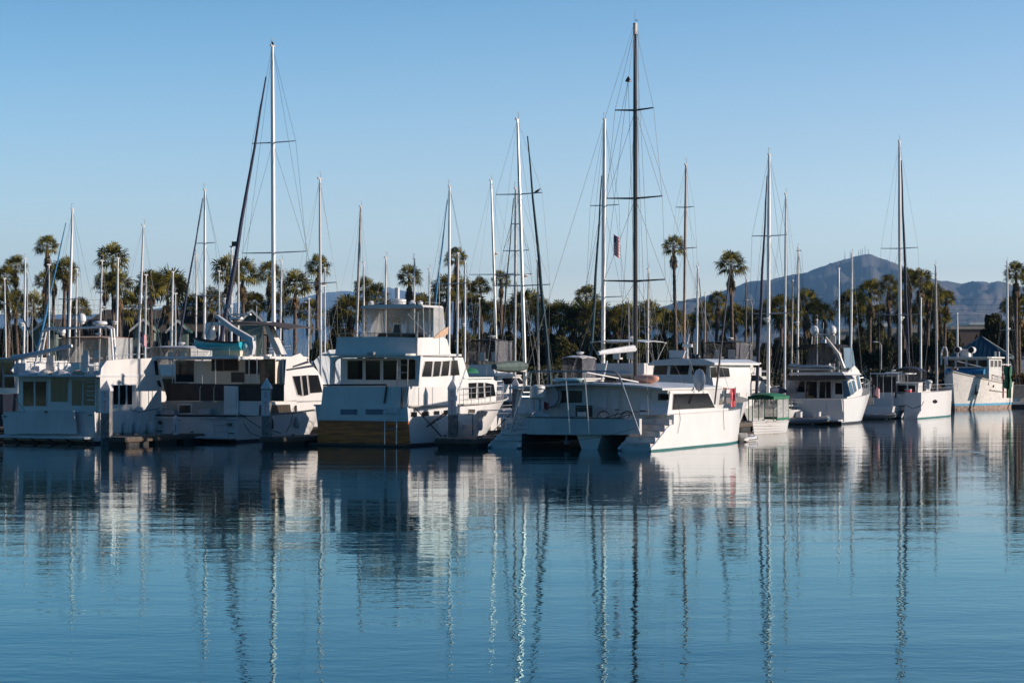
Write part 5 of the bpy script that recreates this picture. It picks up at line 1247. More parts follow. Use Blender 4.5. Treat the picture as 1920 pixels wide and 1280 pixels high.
mb = MB(); mb.path([B.P(1100,698,2.2),B.P(1197,716,5.0)],.035); mb.path([B.P(1112,717,3.5),B.P(1128,712,3.6),B.P(1133,700,3.6),B.P(1138,676,3.7)],.05); B.part('spinnaker_pole', mb, 'mastw')
mb = MB(); x,z = B.Y(1108,776,2.2); 
x0_,_ = B.Y(1081,780,2.0); x1_,zb_ = B.Y(1106,784,2.0); mb.box(x0_,x1_,1.8,2.4,zt+.06,zt+.55,.06); mb.box(x0_-.02,x1_+.02,1.78,2.42,zt+.57,zt+.66,.1); g = B.part('barbecue', mb, 'blackp'); B.win('st',1.76,[[(1083,772),(1100,780)]],'blackp','lgrey',.01,parent=g,name='barbecue_front')
B.part('beam_rail', (lambda m_: (m_.tube(B.P(1040,782,yp+.1),B.P(1078,781,yp+.1),.05), m_)[1])(MB()), 'steel')
pmb = rail([(b/2-hw-.3+k*.0, L-4+0*k, zsd) for k in range(1)]+[(b/2-hw/2, L-1, zsd+.1)],.6,.018,1,1); 
mb = MB(); mb.path([B.Q(1268,740,xs2+.05),B.Q(1276,785,xo+.05)],.012,4); mb.path([B.Q(1276,785,xo+.05),B.Q(1271,812,xo+.05)],.012,4); mb.path([B.Q(1356,766,xo+.02),B.Q(1358,806,xo+.02)],.012,4); B.part('fender_line', mb, 'rope')
mb = MB(); mb.path([B.P(1195,802,.2),B.P(1140,816,.3),B.P(1080,826,.5),B.P(1000,830,1),B.P(940,829,.4)],.014,4); B.part('stern_line', mb, 'wire')
mb = MB(); a = B.P(1370,496,13); c = B.P(1340,757,7.5); mb.path([c,tuple(Vector(c).lerp(Vector(a),.5)),a],[.05,.055,.04],8); B.part('spare_spar', mb, 'mastb')
# things carried on it
def onB(B_, name, label, cat, p, rz=0, group=None): return empty(name, W2(B_,p), -R_(TH)+rz, label, cat, group)
def kayak(label, m, p0, p1, r, hh):
    p0 = Vector(p0); p1 = Vector(p1); e = onB(CAT,'kayak',label,'kayak',(p0+p1)/2, math.atan2(p1.y-p0.y,p1.x-p0.x),'kayaks on the catamaran roof'); l = (p1-p0).length
    mb = MB(); n = 12; vs = []; fs = []; k_ = 10
    for j in range(n+1):
        t = j/n; s_ = max(.04,math.sin(math.pi*t)**.38); 
        for i in range(k_): a_ = 2*math.pi*i/k_; vs.append(((t-.5)*l, math.cos(a_)*r*s_, hh*.5+math.sin(a_)*hh*.5*s_*(1 if math.sin(a_) < 0 else .9)+.06*abs(2*t-1)**2))
    for j in range(n):
        for i in range(k_): fs.append((j*k_+i,j*k_+(i+1)%k_,(j+1)*k_+(i+1)%k_,(j+1)*k_+i))
    fs += [tuple(range(k_))[::-1],tuple(range(n*k_,(n+1)*k_))]; mb.add(vs,fs); mb.build('hull',m,e,60)
    mb = MB(); mb.path([((t/8-.5)*l*.8,-r*.95*math.sin(math.pi*(t/8*.8+.1))**.55,hh*.55) for t in range(9)],.02,5); mb.build('seam','deck',e)
z_ = zroof+.06
kayak('salmon pink kayak lying on the catamaran roof beside the black mast','salmon',B.P(1189,719,6.5),B.P(1236,720,6.3),.38,.52)
kayak('pale mint paddle craft lying on the left of catamaran roof','mint',B.P(1036,719.5,5),B.P(1092,719,4.6),.36,.34)
e = onB(B,'bicycle','black bicycle leaning behind the catamaran aft beam','bicycle',(0,0,0))
yb = 1.6; c1 = Vector(B.P(1132,784,yb)); c2 = Vector(B.P(1176,784,yb)); r = .38
for c in (c1,c2):
    mb = MB(); mb.path([(c.x+r*math.cos(a/9*math.pi),c.y,c.z+r*math.sin(a/9*math.pi)) for a in range(19)],.03,6); w_ = mb.build('wheel','blk',e); mb = MB()
    for a in range(0,18,2): mb.tube(c,(c.x+r*math.cos(a/9*math.pi),c.y,c.z+r*math.sin(a/9*math.pi)),.005,n=3)
    mb.build('spokes','steel',w_)
st_ = Vector(B.P(1158,772,yb)); cr = Vector(B.P(1150,785,yb)); hb = Vector(B.P(1186,772,yb)); mb = MB()
for a,c in ((c1,cr),(c1,st_+Vector((0,0,-.1))),(cr,st_),(cr,hb+Vector((-.08,0,-.12))),(st_+Vector((0,0,-.12)),hb+Vector((-.08,0,-.02))),(hb,c2)): mb.tube(a,c,.022)
mb.build('frame','blackp',e); mb = MB(); s2 = Vector(B.P(1158,769,yb)); mb.box(s2.x-.14,s2.x+.14,s2.y-.07,s2.y+.07,s2.z,s2.z+.05,.03); mb.build('saddle','blk',e)
mb = MB(); mb.path([hb,B.P(1190,771,yb),B.P(1197,772,yb-.2),B.P(1199,777,yb-.25)],.02,5); mb.build('handlebar','blk',e)
e = onB(B,'outboard_motor','large white outboard motor on the port side of the catamaran stern','outboard motor',B.P(1009,746,1.8))
mb = MB(); mb.lathe((0,0,-.02),[(.36,0),(.42,.06),(.43,.45),(.38,.66),(.22,.74),(.01,.75)],12); mb.build('cowl','gel2',e)
mb = MB(); mb.box(-.12,.12,-.2,.2,-.75,0,.05); mb.box(-.3,-.2,-.1,.1,-.65,0); mb.box(.2,.3,-.1,.1,-.65,0); mb.box(-.34,.34,-.15,.15,-.1,-.02); mb.build('leg','lgrey',e)
e = onB(B,'tender_tub','round pale grey tub standing behind the white outboard motor','tub',B.P(1030,742,2.6))
mb = MB(); n = 16; mb.prism([(.62*math.cos(2*math.pi*i/n),.62*math.sin(2*math.pi*i/n)) for i in range(n)],1,-.1,.3); mb.build('shell','lgrey',e)
mb = MB(); mb.path([(.63*math.cos(a/9*math.pi),-.1,.63*math.sin(a/9*math.pi)) for a in range(19)],.04,6); mb.build('rim','rubber',e)
e = onB(B,'life_jacket','dark red life jackets hanging beside the white outboard','life jackets',B.P(1023,758,2.2)); mb = MB(); mb.box(-.15,.0,-.1,.1,-.25,.15,.05); mb.box(.02,.15,-.08,.12,-.3,.1,.05); mb.build('jacket','redtube',e)
e = onB(B,'plastic_bag','crumpled pale bag on the port stern steps of the catamaran','bag',B.P(1010,782,1.3)); mb = MB(); mb.ell((0,0,0),.45,.3,.42,9,5,-.3); mb.ell((.4,0,-.02),.35,.28,.28,8,4,-.3); mb.build('bag','vinyl',e,20)

# ================================================================ generic motor yachts of the rows behind
def cruiser(label, pl, pr, yw, L=10, zs=1.3, cab=1.2, fly=0, top=None, toph=2.0, enc=None, hull='gel', cm='gel', win=3, th=TH, name='motor_yacht', rails=True, arch=False, group='motor yachts in the rows behind', cat='motor yacht', raw=False):
    B = Fr(name, label, cat, pl=pl, pr=pr, yw=yw, th=th, group=group); b = B.b
    PLACED.append([(p[0],p[1]) for p in corners(B.o.x,B.o.y,th,L,b)])
    hm = hull_mb(L,b,zs,zs+.35,trake=.1,brake=.3,wl=.85,stern=.95,p=2.3,t0=.35,nst=12); B.part('hull', hm, [hull,'antib','deck'])
    if raw: return B, hm
    x = b/2-.3; z = zs+cab
    mb = MB(); mb.prism([(1.4,zs-.3),(1.5,z),(L*.52,z),(L*.72,zs+.25),(L*.74,zs-.1)],0,-x,x); B.part('cabin', mb, cm)
    for k in range(win):
        xa = -x+.15+(2*x-.3)*k/win; mb = MB(); mb.box(xa+.06,xa+(2*x-.3)/win-.06,1.36,1.46,zs+.35,z-.15); f = B.part('window', mb, 'lgrey'); mb = MB(); mb.box(xa+.1,xa+(2*x-.3)/win-.1,1.33,1.4,zs+.39,z-.19); B.part('pane', mb, 'glass', f)
    for s_ in (1,-1):
        mb = MB(); mb.prism([(2.2,z-.6),(2.3,z-.15),(L*.5,z-.15),(L*.62,z-.6)],0,s_*x,s_*(x+.02)); B.part('side_window', mb, 'glass')
    mb = MB(); mb.box(-x-.15,x+.15,.7,L*.53,z,z+.09,.15); B.part('roof', mb, cm)
    if fly:
        zf = z+.09; mb = MB(); q = [(-x+.1,1.2),(x-.1,1.2),(x-.1,L*.42),(x-.5,L*.5),(-x+.5,L*.5),(-x+.1,L*.42)]; 
        mb.prism(q,2,zf,zf+.75); B.part('flybridge', mb, cm); mb = MB(); mb.box(-x+.2,x-.2,1.3,L*.4,zf+.751,zf+.76); B.part('bridge_floor', mb, 'deck'); chair(B,-.5,2.6,zf+.55); chair(B,.6,2.6,zf+.55)
        z = zf+.75
    if top:
        bimini(B,-x+.1,x-.1,1.3,L*.42,z,toph-.3 if fly else toph*.6,top,name='hard_top' if top in ('gel','clean') else 'bimini')
        hh = (toph-.3 if fly else toph*.6)
        if enc:
            mb = MB(); mb.box(-x+.12,x-.12,L*.42-.02,L*.42,z,z+hh); B.part('front_clear_curtain', mb, enc)
            for s_ in (1,-1): mb = MB(); mb.box(s_*(x-.12),s_*(x-.13),1.4,L*.42-.1,z,z+hh); B.part('side_clear_curtain', mb, enc)
        radome(B.e,(0,L*.3,z+hh+.2),.28)
    if rails:
        for s_ in (1,-1): B.part('railing', rail(sheer_pts(hm,-.1,0,s_,4,13),.6,.016,2), 'steel')
    if arch:
        mb = MB()
        for y in (1.6,2.2): mb.path([(-x,y,zs+cab),(-x+.2,y+.2,zs+cab+1.6),(x-.2,y+.2,zs+cab+1.6),(x,y,zs+cab)],.05,6)
        B.part('radar_arch', mb, 'clean')
    return B
NB = 'motor yachts in the rows behind'
cruiser('white-topped cruiser with dark hull cut by the left edge',-75,13,812,9,2.6,2.3,0,None,hull='darkhull',win=3)
cruiser('cruiser with tan bimini and clear curtains behind the houseboat roof',80,190,792,11,2.0,1.9,1,'tan',2.3,'vinyl',win=3)
cruiser('cruiser with pale canvas top and clear curtains left of the trawler',245,345,800,10,1.9,1.8,1,'lgrey',1.6,'vinyl')
cruiser('cruiser with small dark windows and low top behind leftmost sailboats',10,60,786,9,1.4,1.2,1,'gel',1.7,'vinyl')
cruiser('motor yacht under dark navy canopy right of the flybridge yacht',852,922,800,10,1.8,1.9,1,'black',2.1,'vinyld',hull='darkhull')
cruiser('small cruiser with framed clear enclosure above the catamaran stern',1028,1086,806,9,1.8,1.7,0,'gel',2.6,'vinyld')
cruiser('large white motor yacht with long flat hard top behind catamaran',1082,1205,803,13,2.0,1.8,1,'clean',1.9,None,arch=False,win=4)
cruiser('motor yacht with black topped smoked enclosure behind catamaran cabin',1296,1378,798,12,2.0,1.9,1,'black',1.8,'vinyld',win=3)
cruiser('sport cruiser with bare rails at the dock behind the navy-jibbed mast',1370,1404,786,10,1.8,1.7,1,None)
cruiser('low white cruiser seen behind the green canopy boat',1436,1486,786,9,1.3,.6,0,None)
cruiser('cruiser with blue-grey top moored behind the red inflatable',1636,1684,768,10,1.4,1.2,0,'lgrey',1.9,'vinyl')
# shrink-wrapped boat
B, hm = cruiser('boat shrink-wrapped in pale grey sheet between trawler and flybridge yacht',556,618,798,10,1.4,raw=True); b = B.b
rows = [[(x_*b/2*1.02*(1 if j < 7 else .55),.1+j*1.1,1.35 if abs(x_) > .95 else 1.35+(4.4-.17*(j-3)**2*.6)*(1-abs(x_)**1.3)+rnd.uniform(-.08,.08)) for x_ in (-1,-.75,-.4,0,.4,.75,1)] for j in range(9)]
mb = MB(); mb.sheet(rows,.02); B.part('shrink_wrap', mb, 'lrub', ang=20)
# cabin yacht right behind the catamaran
B = Fr('motor_yacht','white cabin yacht with three rounded dark windows behind the kayak','motor yacht',pl=1212,pr=1336,yw=815,group=NB); b = B.b
hm = hull_mb(11.5,b,1.9,2.3,trake=.1,brake=.3,wl=.9,stern=.97,t0=.4); B.part('hull', hm, ['gel','antib','deck'])
y1 = .6; q = [B.Y(px,py,y1) for px,py in [(1226,738),(1222,708),(1230,680),(1330,680),(1334,708),(1330,738)]]
mb = MB(); mb.prism(q,1,y1,8); B.part('cabin', mb, 'clean')
B.win('st',y1,[[(1228,686),(1252,685),(1250,702),(1225,702)],[(1258,684),(1293,684),(1290,702),(1256,702)],[(1299,685),(1325,686),(1324,702),(1297,702)]],'clean','glass',.05)
xr = q[3][0]; B.win('sd',B.Y(1334,708,y1)[0]+.06,[[(1331,688),(1342,687),(1345,707),(1332,708)],[(1347,688),(1366,690),(1368,706),(1348,707)]],'clean','glass',.04)
mb = MB(); q = [B.Y(px,py,.2) for px,py in [(1214,682),(1225,676),(1262,672),(1320,673),(1340,680),(1340,684),(1216,685)]]; mb.prism(q,1,.2,8.6); B.part('roof', mb, 'clean')
B.st('lower_deck','gel',.2,[(1212,708),(1335,708),(1340,735),(1212,735)],.4)
mb = MB(); p = B.P(1289,672,2); mb.tube(p,(p[0],p[1],p[2]+1.1),.08,.05); mb.box(p[0]-.35,p[0]+.35,p[1]-.1,p[1]+.1,p[2]+.75,p[2]+.95,.05); mb.tube((p[0],p[1],p[2]+.9),(p[0]+.12,p[1],p[2]+1.6),.03); B.part('radar_mast', mb, 'clean')
mb = MB(); p = B.P(1262,672,1); mb.prism([B.Y(px,py,1) for px,py in [(1254,671),(1255,656),(1285,657),(1280,671)]],1,1,1.15); B.part('windscreen', mb, 'lgrey')
for px in (1300,1309): mb = MB(); p = B.P(px,669,1); mb.ell(p,.16,.2,.2); B.part('horn', mb, 'blackp')
e = onB(B,'satellite_dish','grey satellite dish on the catamaran foredeck rail, tilted up','dish',(0,0,0)); e.location = W2(CAT,CAT.P(1313,714,6.5))
mb = MB(); mb.path([(-.1,0,-.6),(0,0,-.1)],.03); mb.build('stand','steel',e); mb = MB(); rows = [[(math.cos(a)*r_*.35-.1,.12*r_*r_,math.sin(a)*r_*.62+.05) for a in [2*math.pi*i/12 for i in range(13)]] for r_ in (.02,.5,1)]
mb.sheet(rows,.03,(0,1,0)); mb.build('dish','lgrey',e)
# laundry and clutter on the dock beside the catamaran bow
for px,py,lb,mm,w_,h_ in [(1374,744,'red towel hanging beside the catamaran bow','red',.38,1.1),(1358,742,'cream towel hanging left of the red towel','cream',.3,.95),(1345,744,'green and dark cloth hanging on the bow line','coverg',.25,.9)]:
    p = W(px,py-16,118); e = empty('towel',p,R_(35),lb,'towel','laundry hanging by the catamaran bow'); rows = [[(-w_/2+w_*i/5,.04*math.sin(i*2.2+j),-h_*j/5) for i in range(6)] for j in range(6)]; mb = MB(); mb.sheet(rows,.02,(0,1,0)); mb.build('cloth',mm,e)
a = W(1322,727,118); c = W(1379,728,118); mb = MB(); mb.path([a,(a+c)/2+Vector((0,0,-.05)),c],.025,5); tag(mb.build('clothes_line','red'),'red line strung over the catamaran bow carrying towels','line')
for px in (1322,1379): mb = MB(); p = W(px,727,118); mb.tube((p.x,p.y,.4),(p.x,p.y,p.z+.05),.03); tag(mb.build('line_post','pole'),('left' if px < 1350 else 'right')+' thin post holding the red towel line','post','posts of the towel line')
dockfinger(1340,808,9,1.8,'dock finger beyond the catamaran bow carrying the towel line')

# ================================================================ green canopy launch, bow towards the water
dB = dist(815); bow = Vector(((1411-960)/F*dB,dB,0)); th = TH+178; t = R_(th); Lg = 5.3
B = Fr('launch','small white lapstrake launch under a scalloped green canopy','launch',o=bow-Vector((math.sin(t),math.cos(t),0))*Lg,th=th)
zs = .86; hm = hull_mb(Lg,1.95,zs-.08,zs+.06,draft=.3,trake=0,brake=.12,wl=.75,stern=.8,p=1.6,t0=.08,stripe=.05,flare=.3)
B.part('hull', hm, ['gel','deck','wood'])
for k in range(4):
    mb = MB()
    for s_ in (1,-1): mb.path([(s_*(w_*(.86+.035*k)+.02),y,z*(.25+.2*k)) for (w_,y,z) in [r_[-1] for r_ in hm.rows]],.012,4)
    B.part('lapstrake', mb, 'gel')
mb = MB()
for s_ in (1,-1): mb.path([(s_*(w_+.02),y,z) for (w_,y,z) in [r_[-1] for r_ in hm.rows]],.035,5)
B.part('gunwale', mb, 'gel'); 
x = .84; y0,y1 = .15,3.6; zt = 2.46; rows = []
for j in range(9):
    v = j/8; rows.append([(-x-.04+(2*x+.08)*i/10,y0+(y1-y0)*v,zt+.20*(1-abs(2*i/10-1)**3)-.10*abs(2*v-1)**4) for i in range(11)])
mb = MB(); mb.sheet(rows,.03); can = B.part('canopy', mb, 'canvasg')
def valance(pts, m='canvasg', drop=.24):
    mb = MB(); r0 = []; r1 = []
    for a,c in zip(pts,pts[1:]):
        n = max(4,int((Vector(c)-Vector(a)).length/.07))
        for k in range(n): p = Vector(a).lerp(Vector(c),k/n); r0.append(tuple(p)); r1.append((p.x,p.y,p.z-drop+.05*abs(math.sin(k*1.1))))
    mb.sheet([r0,r1],.01,(0,0,0.0)); 
    v = mb.v[:len(r0)*2]; n = len(r0); mm = MB(); mm.add([(a,b_,c) for a,b_,c in v]+[(a*.985,b_,c) for a,b_,c in v],[(i,i+1,n+i+1,n+i) for i in range(n-1)]+[(2*n+i,3*n+i,3*n+i+1,2*n+i+1) for i in range(n-1)])
    return mm
B.part('valance', valance([(-x-.04,y0,zt),(-x-.04,y1,zt),(x+.04,y1,zt),(x+.04,y0,zt),(-x-.04,y0,zt)]), 'canvasg', can)
mb = MB()
for xx in (-x,x):
    for y in (y0+.05,y0+1.3,y0+2.6,y1-.05): mb.tube((xx,y,.85),(xx,y,zt),.035)
B.part('canopy_post', mb, 'canvasg')
for nm,(xa,xb,ya,yb_) in {'port':(-x-.01,-x,y0,y0+2.6),'stern':(-x,x,y0,y0+.01),'starboard':(x,x+.01,y0,y1-1.2)}.items():
    mb = MB(); mb.box(xa,xb,ya,yb_,1.0,zt-.1); B.part('side_curtain', mb, 'vinyl')
mb = MB(); mb.box(-x-.03,-x+.02,y0,y0+2.7,.88,1.04); mb.box(-x,x,y0-.02,y0+.02,.88,1.04); B.part('curtain_hem', mb, 'canvasg')
mb = MB(); mb.box(-.5,.5,.8,3.4,.5,.78,.1); B.part('bench', mb, 'wood')
inflatable('punt','small white dinghy floating between catamaran bow and green canopy launch',W(1388,829,dist(828)),R_(-30),1.8,1.1,m='gel',r=.16,motor=False,floor='deck')

# ================================================================ 5: motor yacht with twin domes
B = Fr('motor_yacht','white motor yacht with twin satellite domes and a tender on its cabin top','motor yacht',pl=1478,pr=1582,yw=795); b = B.b; xs = b/2
zs = B.Q(1584,748,xs)[2]; hm = hull_mb(12.5,b,zs,zs+.75,trake=.02,brake=.3,wl=.90,stern=1.0,p=2.3,t0=.35,flare=.5,zmid=zs+.25)
B.part('hull', hm, ['clean','antib','deck'])
B.st('transom_band','gel',-.06,[(1476,749),(1549,751),(1549,770),(1574,770),(1582,750),(1583,790),(1478,790)],.1)
B.st('transom_gate','clean',-.3,[(1566,748),(1578,748),(1580,771),(1564,769)],.12)
mb = MB(); mb.box(-b/2,b/2,-.9,-.05,.25,.36,.15); B.part('swim_platform', mb, 'gel')
y1 = 1.5; q = [B.Y(px,py,y1) for px,py in [(1470,748),(1484,711),(1588,713),(1592,750)]]
x0_,x1_ = q[0][0]+.15,xs-.25
zr = q[1][1]
mb = MB(); q2 = [B.X(px,py,x1_) for px,py in [(1588,711),(1606,708),(1616,738),(1600,742)]]
mb.prism([(y1,zs-.2),(y1+.15,zr),(q2[1][0],zr+.1),(q2[2][0],zs+.5),(q2[2][0],zs-.1)],0,x0_,x1_); B.part('cabin', mb, 'gel')
B.win('st',y1,[[(1494,716),(1509,715),(1509,735),(1491,735)],[(1512,715),(1532,715),(1532,746),(1510,746)],[(1537,715),(1548,715),(1547,747),(1536,747)],[(1549,715),(1558,715),(1558,762),(1549,762)],[(1566,717),(1579,718),(1580,739),(1566,739)]],'gel','glass',.05)
mb = MB(); mb.prism([B.Y(px,py,.4) for px,py in [(1481,704),(1583,703),(1590,711),(1476,713)]],1,.3,2.2); B.part('overhang', mb, 'blackp')
mb = MB(); a = [B.P(px,py,.5) for px,py in [(1480,703),(1484,698),(1581,697),(1586,703)]]; mb.prism([(p[0],p[2]) for p in a],1,.2,B.X(1611,697,xs-.2)[0]); B.part('bridge_deck', mb, 'gel')
B.sd('bridge_side','clean',xs-.1,[(1586,712),(1584,703),(1590,697),(1602,685),(1611,695),(1612,702),(1590,712)],.1)
B.sd('cabin_side','clean',x1_+.05,[(1588,750),(1590,711),(1611,702),(1618,735),(1610,741)],.06)
B.win('sd',x1_+.06,[[(1591,717),(1595,715),(1601,738),(1594,741)],[(1597,714),(1601,712),(1606,732),(1602,736)],[(1605,705),(1609,703),(1614,727),(1610,730)]],'clean','blueg',.02)
B.st('corner_curtain','blueg',y1-1.1,[(1579,712),(1588,712),(1595,742),(1582,746)],.04)
B.st('mesh_corner','vinyld',.3,[(1484,712),(1500,712),(1494,735),(1480,748),(1470,744)],.03)
mb = MB(); ztp = B.Y(1530,645,2.2)[1]; zbt = B.Y(1530,690,2.2)[1]; xa = B.Y(1501,650,2.2)[0]; xb = B.Y(1585,650,2.2)[0]
rows = [[(xa-.15*(j == 0)+(xb-xa)*i/8,1.6+j*.6,ztp-(.35 if i in (0,8) else .05 if i in (1,7) else 0)) for i in range(9)] for j in range(5)]; mb.sheet(rows,.05); B.part('bimini', mb, 'black')
mb = MB(); mb.prism([(xa+.2,ztp-.1),(xb-.2,ztp-.1),(xb+.1,zbt),(xa-.2,zbt)],1,4.0,4.03); B.part('front_clear_curtain', mb, 'vinyld')
mb = MB(); mb.prism([(1.7,ztp-.3),(4,ztp-.3),(4.8,zbt),(2.0,zbt)],0,xb,xb+.02); B.part('side_clear_curtain', mb, 'blueg')
for x_,y_ in ((xa,1.6),(xb,1.6),(xa,4),(xb,4),(xa+1.1,1.6),(xa+2.2,1.6)): mb = MB(); mb.tube((x_,y_,zbt),(x_,y_,ztp-.02),.035); B.part('bimini_pole', mb, 'blackp')
mb = MB(); mb.path([B.P(px,py,3) for px,py in [(1522,645),(1523,630),(1528,627),(1562,627),(1566,630),(1566,645)]],.05); ar = B.part('dome_arch', mb, 'gel')
radome(ar,B.P(1527,626,3),.33,'satellite_dome',kind=1,m='clean'); radome(ar,B.P(1560,626,3),.34,'satellite_dome',kind=1,m='clean')
mb = MB(); mb.tube(B.P(1543,643,3),B.P(1544,604,3),.025); mb.box(B.Y(1539,640,3)[0],B.Y(1548,640,3)[0],2.9,3.2,B.Y(1540,643,3)[1],B.Y(1540,636,3)[1]); B.part('antenna', mb, 'lgrey', ar)
mb = MB(); mb.path([B.P(1548,632,.8),B.P(1572,663,1.0),B.P(1582,690,1.2)],[.09,.14,.16],8); B.part('davit', mb, 'cream')
mb = MB(); mb.tube(B.P(1596,697,1),B.P(1596,470,1.5),.03,.012,5); B.part('whip_antenna', mb, 'lgrey')
B.part('bow_rail', rail([p for p in sheer_pts(hm,-.08,0,1) if p[1] > 5.5],.85,.022,1,1), 'steel'); B.part('bow_rail', rail([p for p in sheer_pts(hm,-.08,0,-1) if p[1] > 5.5],.85,.022,1,1), 'steel')
mb = MB(); mb.tube(B.P(1488,770,-.2),B.P(1488,749,-.2),.05); B.part('staff', mb, 'wood')
YT = B
p = W2(B,B.P(1478,697.5,.9)); q_ = W2(B,B.P(1570,697.5,.9))
inflatable('inflatable_dinghy','grey inflatable tender with dark stripe stowed across the twin-dome yacht cabin top',tuple(Vector(q_)+Vector((-.4,0,.12))),R_(90-TH),3.5,1.5,m='lrub',r=.21)
p = W2(B,B.P(1572,673,1.4)); e = empty('outboard_motor',p,0,'dark outboard motor standing at the davit foot of twin-dome yacht','outboard motor'); outboard(e,(0,0,-.1),1.2,'rubber')
inflatable('inflatable_dinghy','long grey rigid inflatable alongside the twin-dome yacht stern, in the water',W2(B,(-b/2-1.6,-1.9,.0)),R_(-90-TH+8),5.4,1.9,m='rubber',r=.27,strip='pblue')
for k,(px,lb) in enumerate([(1498,'small white locker on the floating inflatable, left one'),(1533,'white helm seat on the floating inflatable, right one')]):
    p = W2(B,B.P(px,778,-1.6)); e = empty('boat_locker',(p[0],p[1],.3),-R_(TH),lb,'locker'); mb = MB(); mb.box(-.22,.22,-.2,.2,0,.62,.05); mb.build('box','clean',e); mb = MB(); mb.box(-.24,.24,-.22,.22,.63,.67,.05); mb.build('lid','lgrey',e)

# ================================================================ 6: small catamaran
B = Fr('sailing_catamaran','small white sailing catamaran with blue canvas dodger and green waterline','catamaran',pl=1640,pr=1722,yw=785); b = B.b; xo = b/2; hw = 1.45
zs = B.X(1745,735,xo)[1]; ybw,_ = B.X(1785,781,xo-.65); L = ybw+.2
for s_ in (1,-1):
    x0 = s_*(b/2-hw/2); hm = hull_mb(L-.9,hw,zs,zs+.12,brake=.05,wl=.96,stern=1,p=2.6,t0=.5,flare=.2,stripe=.10,x0=x0,nst=24); hm.v = [(x,y+.9,z) for x,y,z in hm.v]
    ho = B.part('hull', hm, ['clean','antif','deck'])
    mb = MB(); q = [B.X(px,py,xo) for px,py in [(1720,784),(1722,777),(1730,766),(1737,748),(1743,738),(1750,735),(1756,735),(1756,784)]]; q[0] = (q[0][0],.1); q[-1] = (q[-1][0],.1); bt_ = [(q[0][0],-.3),(q[-1][0],-.3),(q[-1][0],.1),(q[0][0],.1)]
    for xi in (x0+hw/2*.99,x0-hw/2*.99+.08): mb = MB(); mb.prism(q,0,xi,xi-.08); B.part('scoop_side', mb, 'clean', ho); mb = MB(); mb.prism(bt_,0,xi,xi-.08); B.part('boot_stripe', mb, 'antif', ho)
    mb = MB()
    for k in range(3): mb.box(x0-hw/2+.1,x0+hw/2-.1,.15+k*.45,2.2,-.2+k*.3,.3+k*.33)
    B.part('stern_steps', mb, 'gel', ho)
B.win('sd',xo,[[(1749,751),(1753,749),(1757,751),(1757,754),(1753,756),(1749,754)]],'blackp','glass',.02,name='porthole')
B.st('aft_wall','gel',1.1,[(1640,738),(1700,738),(1722,742),(1722,758),(1640,762)],.2); B.win('st',1.08,[[(1700,744),(1716,747)]],'blackp','glass',.02)
mb = MB(); mb.box(-b/2+hw-.1,b/2-hw+.1,1.3,L-3,.7,1.0); B.part('bridge_deck', mb, 'gel')
mb = MB(); mb.prism([(2,zs-.1),(2.2,zs+.8),(4.8,zs+.9),(6.2,zs)],0,-b/2+.6,b/2-.6); B.part('cabin', mb, 'gel')
B.st('dark_backing','mesh',1.0,[(1635,706),(1680,706),(1680,745),(1635,745)]); B.win('st',1.98,[[(1684,722),(1700,734)],[(1703,722),(1716,734)]],'gel','glass',.03)  # dark sheet backing the gap between the awning posts
za = B.Y(1660,700,1)[1]; mb = MB(); mb.box(-b/2-.6,.9,.4,3.2,za-.06,za+.04,.2); B.part('awning', mb, 'lgrey')
for px in (1632,1645,1656,1672,1702): mb = MB(); mb.tube(B.P(px,745,.6),B.P(px,702,.6),.03); B.part('awning_post', mb, 'steel')
mb = MB(); xa = B.Y(1677,690,2.2)[0]; xb = B.Y(1727,690,2.2)[0]; zt = B.Y(1700,687,2.2)[1]; rows = [[(xa+(xb-xa)*i/8,2+j*.5,zt-.3*abs(2*i/8-1)**3-.06*abs(j-2)) for i in range(9)] for j in range(5)]; mb.sheet(rows,.04); B.part('dodger', mb, 'blue' if False else 'navy')
mb = MB(); mb.box(xa,xb,3.9,3.93,zs+.7,zt-.25); B.part('dodger_screen', mb, 'vinyld'); mb = MB(); mb.box(xa,xb,3.6,3.8,zs+.1,zs+.85); B.part('cockpit_cover', mb, 'navy')
B.part('pulpit', rail([(b/2-.1,y,zs+.05) for y in (2.2,3.6,5,L-1.6,L-.4)],.6,.018,1,1), 'steel'); B.part('pulpit', rail([(-b/2+.1,y,zs+.05) for y in (2.2,3.6,5,L-1.6,L-.4)],.6,.018,1,1), 'steel')
mb = MB(); mb.path([B.P(1697,758,-.1),B.P(1712,766,-.3),B.P(1728,760,-.2),B.P(1732,752,.2)],.03); B.part('stern_line', mb, 'rope')
e = onB(B,'barbecue','round white rail barbecue on the small catamaran stern','barbecue',B.P(1741,716,1)); mb = MB(); mb.ell((0,0,0),.35,.3,.2); mb.tube((0,0,-.6),(0,0,0),.2,.26,10); mb.build('bowl','gel',e)
e = onB(B,'cool_box','red cool box on the small catamaran aft deck','cool box',B.P(1703,735,1.6)); mb = MB(); mb.box(-.25,.25,-.2,.2,-.2,.2,.04); mb.build('box','red',e); mb = MB(); mb.box(-.26,.26,-.21,.21,.2,.26,.04); mb.build('lid','gel',e)
inflatable('inflatable_dinghy','red and black inflatable dinghy tied left of the small catamaran',W2(B,(-b/2-2.4,-1.5,.05)),R_(-60),3.6,1.6,m='redtube',r=.22,strip='blackp')
inflatable('inflatable_dinghy','dark grey inflatable dinghy nosing under the small catamaran stern',W2(B,(-b/2-.6,-2.3,.0)),R_(-110),3.0,1.5,m='rubber',r=.22,motor=False)
flagpole('flag','small slack stars and stripes between twin-dome yacht and red dinghy',W(1638,757,158),1.5,0,.8)
flagpole('flag','slack stars and stripes on a halyard beside the white ketch mast',W(1150,481,141),1.6,0,1.0,(.42,1.45))
flagpole('flag','little stars and stripes on staff behind the houseboat front',W(262,648,150),1.1,0,.9)

